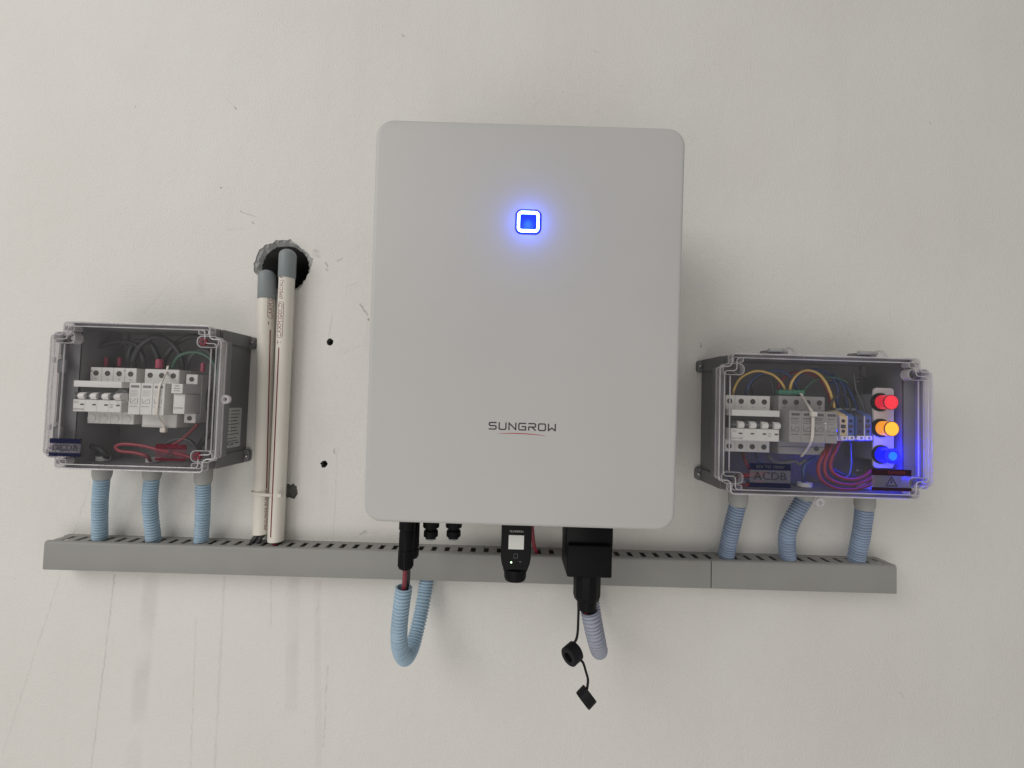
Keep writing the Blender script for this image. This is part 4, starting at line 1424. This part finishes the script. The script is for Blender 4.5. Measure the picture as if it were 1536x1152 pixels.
# ======================================================================= right box
ER, LIDR, XR, ZR, BWR, BHR = enclosure(
    1239, 639, 0.3060, 0.2020, 'clear lidded grey box holding red, amber and blue indicator lamps', {}, 'top',
    {'gate': (1247, 638.5), 'eye': (1230, 754), 'hinges': [(1166, 524), (1300, 530)]})
zrr = at(1200, 636, 0.016)[2]
rail(ER, XR, zrr, BWR - 0.012)
mcb(1120, 635.5, 'white four pole breaker beside the grey surge protector')
spd(1203, 638, 4, 'grey four pole surge protector with a white strap across it', 'protector_grey', True)
strap([(1201, 590, 0.058), (1206, 598, 0.0672), (1214, 611, 0.0860), (1219, 622, 0.0922), (1219, 645, 0.0922), (1217, 662, 0.0905), (1209, 676, 0.072), (1202, 685, 0.060)], 0.0040,
      'white cable tie strapped across the grey surge protector', (1220, 621, 0.0940))

# terminal blocks


def tblock(px, wpx, m_, label, dz=0.0):
    c = at(px, 640, 0.070)
    x, z = c[0], c[2] + dz
    hw = wpx / 1000.0 / 2
    t = thing('terminal_block', label, 'terminal block', (x, 0.017, z - 0.022), 'rail terminal blocks by the lamps')
    prof = [(0.017, 0.024), (0.052, 0.024), (0.068, 0.0185), (0.071, 0.015), (0.071, -0.012), (0.066, -0.0215), (0.050, -0.024), (0.017, -0.024)]
    n_ = len(prof)
    MB().add([(x - hw, q, z + r) for q, r in prof] + [(x + hw, q, z + r) for q, r in prof],
             [(k, (k + 1) % n_, n_ + (k + 1) % n_, n_ + k) for k in range(n_)] + [tuple(range(n_)), tuple(range(n_, 2 * n_))]).build('body', m_, t, smooth=0)
    for zz in (0.0085, -0.0068):
        MB().lathe((x, 0.0708, z + zz), [(hw * 0.55, 0), (hw * 0.55, 0.0005), (hw * 0.3, 0.0003)], 'd', 12).build('clamp_hole', 'ink_black', t)
    MB().box(x - hw * 0.7, x + hw * 0.7, 0.0705, 0.0713, z - 0.0025, z + 0.0032).build('test_slot', 'slot_dark', t, smooth=0)
    MB().box(x - hw - 0.0006, x - hw - 0.0001, 0.03, 0.0722, z - 0.016, z + 0.016).build('end_plate', 'marker_white' if m_ != 'block_dark' else 'block_blue', t, smooth=0)
    mk = MB().box(x - hw * 0.92, x + hw * 0.92, 0.0675, 0.0735, z - 0.0200, z - 0.0135, 0.0006, 1).build('marker_tag', 'marker_white', t)
    MB().box(x - hw * 0.25, x + hw * 0.35, 0.0735, 0.0738, z - 0.0185, z - 0.0150).build('marker_number', 'ink_grey', mk, smooth=0)
    return t


tblock(1251.5, 7.5, 'block_dark', 'dark terminal block next to the grey surge protector')
tblock(1264, 10, 'block_yellow', 'pale yellow terminal block in the row')
tblock(1275, 10, 'block_blue', 'blue terminal block beside the pale yellow one')
tblock(1289, 11.5, 'block_dark', 'dark terminal block between the two blue ones')
tblock(1301, 10.5, 'block_blue', 'blue terminal block at the row end facing the lamps')
for px in (1257, 1277):
    p = at(px, 616, 0.050)
    MB().box(p[0] - 0.006, p[0] + 0.006, 0.030, 0.052, p[2] - 0.004, p[2] + 0.004, 0.001, 1).build(
        'rail_clamp', 'pvc_fitting', None, 'small grey rail clamp above the %s terminal block' % ('pale yellow' if px == 1257 else 'dark middle'), 'clamp', 'rail clamps')

# lamp plate and pilot lamps
pc = at(1325, 641, 0.066)
MB().prism(rrect(pc[0] - 0.0150, pc[0] + 0.0150, zpix(1325, 702, 0.067), zpix(1325, 582, 0.067), 0.005, 5), 0.064, 0.067).build('lamp_plate', 'plate_white', ER, label='white upright plate carrying the three lamps')
MB().box(pc[0] - 0.010, pc[0] + 0.010, 0.004, 0.0638, pc[2] - 0.05, pc[2] + 0.05).build('plate_bracket', 'box_grey', ER, smooth=0)
for (px, py, col, lab) in ((1337.7, 603.4, 'red', 'glowing red indicator lamp above the amber one'), (1338.6, 643.4, 'amber', 'glowing amber indicator lamp between the red and blue ones'),
                           (1339.4, 684.3, 'blue', 'bright blue indicator lamp below the amber one')):
    p = at(px, py, 0.0885)
    t = thing('indicator_lamp', lab, 'lamp', (p[0], 0.0672, p[2]), 'indicator lamps on the white plate')
    MB().lathe((p[0], 0.0672, p[2]), [(0.0138, 0), (0.0138, 0.0030), (0.0128, 0.0045), (0.0112, 0.0045)], 'd', 28).build('bezel', 'black_plastic', t)
    side = MB().lathe((p[0], 0.0716, p[2]), [(0.0106, 0), (0.0106, 0.0150)], 'd', 28, cap=False).build('lens_side', 'lens_%s_side' % col, t)
    if col == 'blue':
        MB().lathe((p[0], 0.0866, p[2]), [(0.0106, 0), (0.0104, 0.0008), (0.0092, 0.0014), (0.0062, 0.0018)], 'd', 28, cap=False).build('lens_ring', 'lens_blue_side', t)
        MB().lathe((p[0], 0.0866, p[2]), [(0.0062, 0.0018), (0.0032, 0.0021), (0.0, 0.0022)], 'd', 28, cap=False).build('lens', 'lens_blue', t)
    else:
        MB().lathe((p[0], 0.0866, p[2]), [(0.0106, 0), (0.0104, 0.0008), (0.0092, 0.0014), (0.0055, 0.0019), (0.0, 0.0021)], 'd', 28, cap=False).build('lens', 'lens_' + col, t)
    MB().lathe((p[0], 0.0866, p[2]), [(0.0107, -0.0006), (0.0112, 0), (0.0112, 0.0008), (0.0102, 0.0012)], 'd', 28, cap=False).build('lens_rim', 'screw_red' if col != 'blue' else 'lens_blue_side', t)

WR = 'wires in the box with lamps'
cbl = lambda pts, d: [(*cB(a, b), d + (q[0] if q else 0)) for a, b, *q in pts]
wire(cbl([(272, 380, -.012), (278, 335), (310, 272), (370, 232), (430, 222), (510, 246), (565, 300), (590, 365, -.012)], 0.052), 0.0019, 'wire_yellow', 'yellow wire arching from the breaker to the grey surge protector', group=WR)
wire(cbl([(345, 380, -.012), (355, 330), (400, 262), (490, 222), (570, 228), (630, 280), (662, 370, -.012)], 0.047), 0.0021, 'wire_blue', 'dark blue wire arching from breaker to grey surge protector', group=WR)
wire(cbl([(388, 385, -.01), (388, 310), (425, 257), (480, 262), (508, 320), (515, 450), (512, 600)], 0.043), 0.0024, 'wire_black', 'black wire hooked down between breaker and grey surge protector', group=WR)
wire(cbl([(605, 365, -.012), (620, 290), (660, 238), (710, 218), (770, 234), (820, 288), (855, 370), (872, 440)], 0.056), 0.0020, 'wire_yellow', 'yellow wire arching from grey surge protector to the terminal blocks', group=WR)
wire(cbl([(530, 365, -.01), (545, 310), (580, 260), (640, 230), (720, 235), (790, 275), (835, 350), (855, 440)], 0.044), 0.0021, 'wire_maroon', 'dark red wire arching behind the yellow ones', group=WR)
wire(cbl([(690, 375, -.01), (700, 330), (740, 290), (800, 262), (880, 262), (950, 290)], 0.050), 0.0013, 'wire_green', 'thin green wire over the grey surge protector', group=WR)
wire(cbl([(845, 440), (870, 385), (915, 358), (955, 390), (968, 470)], 0.060), 0.0018, 'wire_black', 'black wire hooped over the pale yellow terminal block', group=WR)
wire(cbl([(895, 470, -.01), (890, 400), (890, 320), (850, 250), (780, 215), (690, 230), (640, 300)], 0.036), 0.0022, 'wire_blue', 'dark blue wire sweeping behind the yellow arch', group=WR)
wire(cbl([(960, 470), (940, 380), (920, 300), (860, 240)], 0.040), 0.0018, 'wire_blue', 'dark blue wire rising behind the blue terminal block', group=WR)
wire(cbl([(1060, 475), (1030, 400), (1000, 330), (988, 240)], 0.050), 0.0013, 'wire_grey', 'thin grey wire rising from the end blue terminal block', group=WR)
wire(cbl([(1010, 470), (990, 400), (950, 320), (900, 280), (840, 300)], 0.034), 0.0020, 'wire_blue', 'dark blue wire bent behind the row of terminal blocks', group=WR)
for k, (pts, lb) in enumerate((
        ([(905, 630, -.012), (880, 690), (850, 760), (860, 815), (910, 850), (985, 862), (1050, 842), (1092, 808)], 'innermost red wire of the loop below the terminal blocks'),
        ([(862, 640, -.012), (840, 700), (815, 770), (825, 840), (890, 882), (985, 893), (1070, 865), (1105, 838)], 'middle red wire of the loop below the terminal blocks'),
        ([(838, 655, -.012), (805, 720), (778, 790), (795, 862), (870, 912), (985, 922), (1080, 893), (1112, 866)], 'outermost red wire of the loop below the terminal blocks'))):
    wire(cbl(pts, 0.068), 0.0026, 'wire_red', lb, group=WR)
wire(cbl([(965, 630, -.01), (970, 700), (970, 790), (955, 840), (920, 860)], 0.058), 0.0013, 'wire_lightblue', 'thin bright blue wire hanging below the blue terminal block', group=WR)
wire(cbl([(475, 690, -.012), (490, 735), (540, 765), (610, 760), (650, 755), (660, 775), (705, 745)], 0.050), 0.0026, 'wire_grey', 'grey wire sagging below the grey surge protector', group=WR)
wire(cbl([(690, 905, -.012), (690, 850), (692, 795), (715, 760), (760, 735)], 0.050), 0.0030, 'wire_blue', 'dark blue wire rising from the middle gland', group=WR)
wire(cbl([(290, 850), (340, 842), (400, 835), (470, 828)], 0.060), 0.0036, 'wire_red', 'thick red wire end beside the name label', group=WR)
wire(cbl([(290, 905), (340, 900), (400, 890), (450, 880)], 0.060), 0.0034, 'wire_red', 'thick red wire end under the name label', group=WR)
wire(cbl([(330, 700, -.015), (345, 750), (370, 800), (420, 850)], 0.045), 0.0024, 'wire_maroon', 'dim red wire falling from the breaker', group=WR)
wire(cbl([(400, 700, -.015), (420, 740), (470, 790), (560, 850), (640, 890)], 0.040), 0.0024, 'wire_blue', 'dark blue wire falling from the breaker', group=WR)
wire(cbl([(860, 800), (920, 830), (1000, 850), (1060, 900)], 0.034), 0.0026, 'wire_blue', 'dark blue wire lying behind the red loop', group=WR)
for (a, b) in ((575, 350), (650, 350)):
    p = at(*cB(a, b), 0.050)
    MB().box(p[0] - 0.0105, p[0] + 0.0095, 0.040, 0.056, p[2] - 0.004, p[2] + 0.004, 0.001, 1).build('wire_sleeve', 'ferrule_green', None, 'green wire sleeve on the grey surge protector %s' % ('where two yellow wires meet' if a == 575 else 'where the dark blue wire enters'), 'wire sleeve', 'green wire sleeves')
for (a, b) in ((1018, 283), (1048, 392), (1018, 812)):
    p = at(*cB(a, b), 0.005)
    MB().lathe((p[0], 0.003, p[2]), [(0.0035, 0), (0.0035, 0.0015), (0.0022, 0.003)], 'd', 12).build('base_screw', 'steel', ER)

lid_label(ER, LIDR, 1124, 1185, 694.5, 732, ('name', 'ACDB', '50V TO 1000V'))
lid_label(ER, LIDR, 1306.5, 1366, 703, 737, ('warn', 'band_purple', 'film_clear'))
zbr = ZR - BHR
CG2 = 'blue flexible conduits below the box with lamps'
for (px, top, bot, mid, lab) in ((1107, 752, 759, [(1097, 795), (1089, 835)], 'slate blue corrugated conduit below the white breaker'),
                                 (1207, 748, 750, [(1182, 795), (1181.5, 838)], 'slate blue corrugated conduit curving below the grey surge protector'),
                                 (1297, 757, 765, [(1292, 800), (1284, 841)], 'slate blue corrugated conduit below the indicator lamps')):
    g = gland(ER, px, top, bot, zbr)
    c1 = at(*mid[0], 0.034)
    c2 = at(*mid[1], 0.0205)
    corrugated([(g[0], g[1], g[2] + 0.004), c1, c2, (c2[0], 0.0195, c2[2] - 0.020)], lab, 'conduit_navy', R0=0.0122, group=CG2)

# ======================================================================= things under the inverter
# ---- direct current plug pair
DP = 0.130
p = at(608, 820, DP)
zt = INV_BOT + 0.014
dcp = thing('cable_connector', 'long black ribbed plug hanging under the inverter into a red wire', 'connector', (p[0], DP, zpix(608, 853, DP)))
xa, xb = at(597.5, 840, DP)[0], at(620, 840, DP)[0]
xm, r = (xa + xb) / 2, (xb - xa) / 2
z1, z2, z3 = zpix(608, 827, DP), zpix(608, 853, DP), zpix(608, 818, DP)
MB().lathe((xm, DP, z2), [(r * 0.70, 0), (r * 0.92, 0.0015), (r * 0.97, 0.005), (r, z1 - z2)], 'z', 26).build('lock_nut', 'black_plastic', dcp)
m_ = MB()
for k in range(14):
    a = 2 * math.pi * k / 14
    m_.sweep([(xm + r * 0.985 * math.cos(a), DP + r * 0.985 * math.sin(a), z2 + 0.004), (xm + r * 0.985 * math.cos(a), DP + r * 0.985 * math.sin(a), z1 - 0.001)], 0.0007, 5)
m_.build('grip_rib', 'black_plastic', dcp)
dcp.children[-1]['kind'] = 'stuff'
MB().lathe((xm, DP, z1), [(r * 1.02, 0), (r * 1.02, 0.0022), (r * 0.94, 0.0026), (r * 0.94, 0.0042), (r * 1.0, 0.0046), (r * 0.98, 0.026), (r * 0.90, 0.029), (r * 1.05, 0.030), (r * 1.05, zt - z1)], 'z', 26).build('plug_body', 'black_plastic', dcp)
# the second plug of the pair, a little behind and to the side
xn = at(617.5, 820, DP - 0.018)[0]
zz = zpix(617, 836, DP - 0.018)
MB().lathe((xn, DP - 0.018, zz), [(r * 0.85, 0), (r, 0.003), (r * 1.0, 0.012), (r * 0.92, 0.0125), (r * 0.92, 0.0145), (r, 0.015), (r, zt - zz)], 'z', 26).build('second_plug', 'black_plastic', dcp)
for (px0, m_, lab, dd) in ((607.5, 'wire_maroon', 'dark red wire from the black plug into the pale blue loop', DP), (612.5, 'wire_black', 'black wire beside the dark red one under the plug', DP - 0.012)):
    wire([(px0, 845, dd), (px0 - 0.5, 868, dd), (px0 - 3, 900, dd - 0.004)], 0.0030, m_, lab, group='wires under the inverter')
corrugated([at(606, 881, 0.1260), at(602, 910, 0.1250), at(598.5, 950, 0.1200), at(601, 976, 0.105), at(609, 986, 0.085), at(619, 968, 0.062), at(629, 930, 0.040), at(637, 890, 0.026), at(641, 862, 0.0200)],
           'pale blue corrugated conduit hanging in a loop below the trunking', 'conduit_blue', R0=0.0113, open_end=True)

# ---- communication dongle
GP = 0.150
xa, xb = at(751.5, 820, GP)[0], at(797, 820, GP)[0]
xm = (xa + xb) / 2
zt = INV_BOT + 0.010
z_sh, z_n, z_bot = zpix(774, 842, GP), zpix(774, 856, GP), zpix(774, 876, GP)
hw = (xb - xa) / 2
dg = thing('wireless_dongle', 'black wireless stick with a white square label hanging under the inverter', 'dongle', (xm, GP - 0.012, z_bot))
prof = [(-hw, zt), (-hw, z_sh + 0.006), (-hw * 0.94, z_sh - 0.003), (-hw * 0.78, z_n), (hw * 0.78, z_n), (hw * 0.94, z_sh - 0.003), (hw, z_sh + 0.006), (hw, zt)]
MB().prism([(xm + a, b) for a, b in prof], GP - 0.026, GP - 0.002).build('body', 'black_gloss', dg)
MB().prism(inset([(xm + a, b) for a, b in prof], 0.0016), GP - 0.002, GP).build('front_panel', 'black_gloss', dg)
rn = hw * 0.74
zc_ = GP - 0.014
MB().lathe((xm, zc_, z_bot), [(rn * 0.70, 0), (rn * 0.92, 0.0010), (rn, 0.004), (rn * 1.02, z_n - z_bot - 0.0045), (rn * 1.10, z_n - z_bot - 0.004), (rn * 1.10, z_n - z_bot - 0.001), (rn * 0.98, z_n - z_bot)], 'z', 30).build('end_cap', 'black_plastic', dg)
a, b = at(763.2, 802.5, GP), at(785.5, 824.2, GP)
lb = MB().box(a[0], b[0], GP + 0.0001, GP + 0.0004, b[2], a[2]).build('square_label', 'sticker_white', dg, label='plain white square label', smooth=0)
q = at(775, 797, GP)
strokes_on(MB(), logo_lines(0.0021, 0.0020, 0.00255), 0.00042, lambda u, v, h: (q[0] + u, GP + 0.0002 + h * 0.5, q[2] - 0.001 + v)).build('logo_lettering', 'ink_faint', dg, smooth=0)
q = at(773.5, 834, GP)
oo = rrect(q[0] - 0.0027, q[0] + 0.0027, q[2] - 0.0030, q[2] + 0.0030, 0.0009, 3)
MB().ring(oo, inset(oo, 0.00055), GP, GP + 0.0002).build('square_icon', 'icon_grey', dg, smooth=0)
q = at(766.8, 843.5, GP)
MB().lathe((q[0], GP - 0.0002, q[2]), [(0.0012, 0), (0.0012, 0.0005), (0.0006, 0.0008)], 'd', 12).build('power_light', 'led_green', dg)
q = at(780.2, 843.3, GP)
m_ = MB()
for k, rr2 in enumerate((0.0008, 0.0017, 0.0026)):
    vs_, fs_ = [], []
    for j in range(9):
        a_ = R_(45 + 90 * j / 8)
        for r2 in (rr2 - 0.00025, rr2 + 0.00025):
            vs_.append((q[0] + r2 * math.cos(a_), GP + 0.0002, q[2] - 0.0013 + r2 * math.sin(a_)))
    for j in range(8):
        fs_.append((2 * j, 2 * j + 1, 2 * j + 3, 2 * j + 2))
    m_.add(vs_, fs_)
m_.build('wireless_icon', 'icon_grey', dg, smooth=0)
wire([(797, 776, 0.085), (799, 800, 0.070), (801, 818, 0.045), (806, 832, 0.022), (807, 842, 0.018)], 0.0028, 'wire_red', 'red wire dropping behind the dongle into the trunking', group='wires under the inverter')

# ---- alternating current connector box
AP = 0.150
x0, x1 = at(851, 840, AP)[0], at(918.5, 840, AP)[0]
zt, zm, zl = INV_BOT + 0.012, zpix(885, 821, AP), zpix(885, 867, AP)
ac = thing('power_connector', 'bulky black box connector with gland hanging under the inverter', 'connector', ((x0 + x1) / 2, AP - 0.03, zpix(885, 915, AP)))
MB().box(x0, x1, AP - 0.060, AP, zl, zm + 0.002, 0.0022, 3).build('housing', 'black_plastic', ac)
MB().box(x0 - 0.0005, x1 + 0.0018, AP - 0.058, AP - 0.006, zm, zt, 0.0012, 2).build('flange', 'black_gloss', ac)
MB().box(x1 - 0.0005, x1 + 0.0030, AP - 0.040, AP - 0.012, zm - 0.010, zt - 0.004, 0.0010, 1).build('latch', 'black_plastic', ac)
MB().box(x0 - 0.0016, x0 + 0.001, AP - 0.040, AP - 0.012, zm - 0.016, zt - 0.004, 0.0010, 1).build('latch', 'black_plastic', ac)
p = at(880.5, 880, AP - 0.022)
gx, gd = p[0], AP - 0.022
zg1, zg2, zg3 = zpix(881, 893, gd), zpix(881, 903, gd), zpix(881, 913, gd)
rg = (at(901, 885, gd)[0] - at(860, 885, gd)[0]) / 2
MB().lathe((gx, gd, zg1), [(rg * 0.90, -0.004), (rg * 0.96, 0), (rg, 0.002), (rg, zl - zg1 + 0.002)], 'z', 12).build('gland_nut', 'black_plastic', ac, smooth=20)
MB().lathe((gx + 0.0003, gd, zg3), [(rg * 0.66, 0), (rg * 0.70, 0.002), (rg * 0.72, zg1 - zg3 - 0.004), (rg * 0.9, zg1 - zg3 - 0.001)], 'z', 24).build('gland_throat', 'black_plastic', ac)
for (px0, m_, lab) in ((878, 'wire_maroon', 'dark red wire end in the mouth of the pale grey conduit'), (889, 'wire_blue', 'dark blue wire end in the mouth of the pale grey conduit')):
    wire([(px0, 905, gd), (px0 + 1, 918, gd), (px0 + 4, 940, gd - 0.001)], 0.0035, m_, lab, group='wires under the inverter')
corrugated([at(884.5, 917, gd), at(888, 935, gd), at(893.5, 958, gd - 0.004), at(897.5, 972, gd - 0.016), at(898.5, 974, gd - 0.034), at(896.5, 962, gd - 0.056), at(893, 940, 0.050), at(889, 912, 0.030), at(886, 884, 0.020)],
           'pale grey corrugated conduit bending back below the bulky black connector', 'conduit_pale', R0=0.0120, open_end=True)

# ---- tethered dust caps
CP = 0.128
cap = thing('dust_cap', 'pair of black rubber caps dangling on a tether below the bulky connector', 'dust cap', at(880, 1060, CP))


def tether(pts):
    MB().sweep(crom([at(*p) for p in pts], 0.003), 0.0017, 10).build('tether', 'black_rubber', cap)


tether([(868, 905, CP), (867.5, 925, CP), (866.5, 948, CP), (864, 960, CP), (859, 966, CP)])
tether([(866, 988, CP), (874, 993, CP), (879, 1008, CP), (882, 1020, CP), (880.5, 1034, CP)])


def cap_mesh(c, axis, r, ln, hollow):
    prof = [(r * 0.92, 0), (r, 0.0008), (r, ln - 0.001), (r * 0.93, ln)]
    if hollow:
        prof += [(r * 0.50, ln), (r * 0.46, ln - 0.006), (0.0, ln - 0.006)]
    return MB().lathe(c, prof, axis, 28)


c = at(861.5, 978, CP)
ax = Vector((-0.74, 0.62, -0.24)).normalized()
cap_mesh(Vector(c) - ax * 0.004, ax, 0.0128, 0.0165, True).build('cap', 'black_rubber', cap)
c = at(882, 1043, CP)
ax = Vector((-0.62, 0.20, -0.52)).normalized()
cap_mesh(Vector(c) - ax * 0.004, ax, 0.0125, 0.0145, False).build('cap', 'black_rubber', cap)
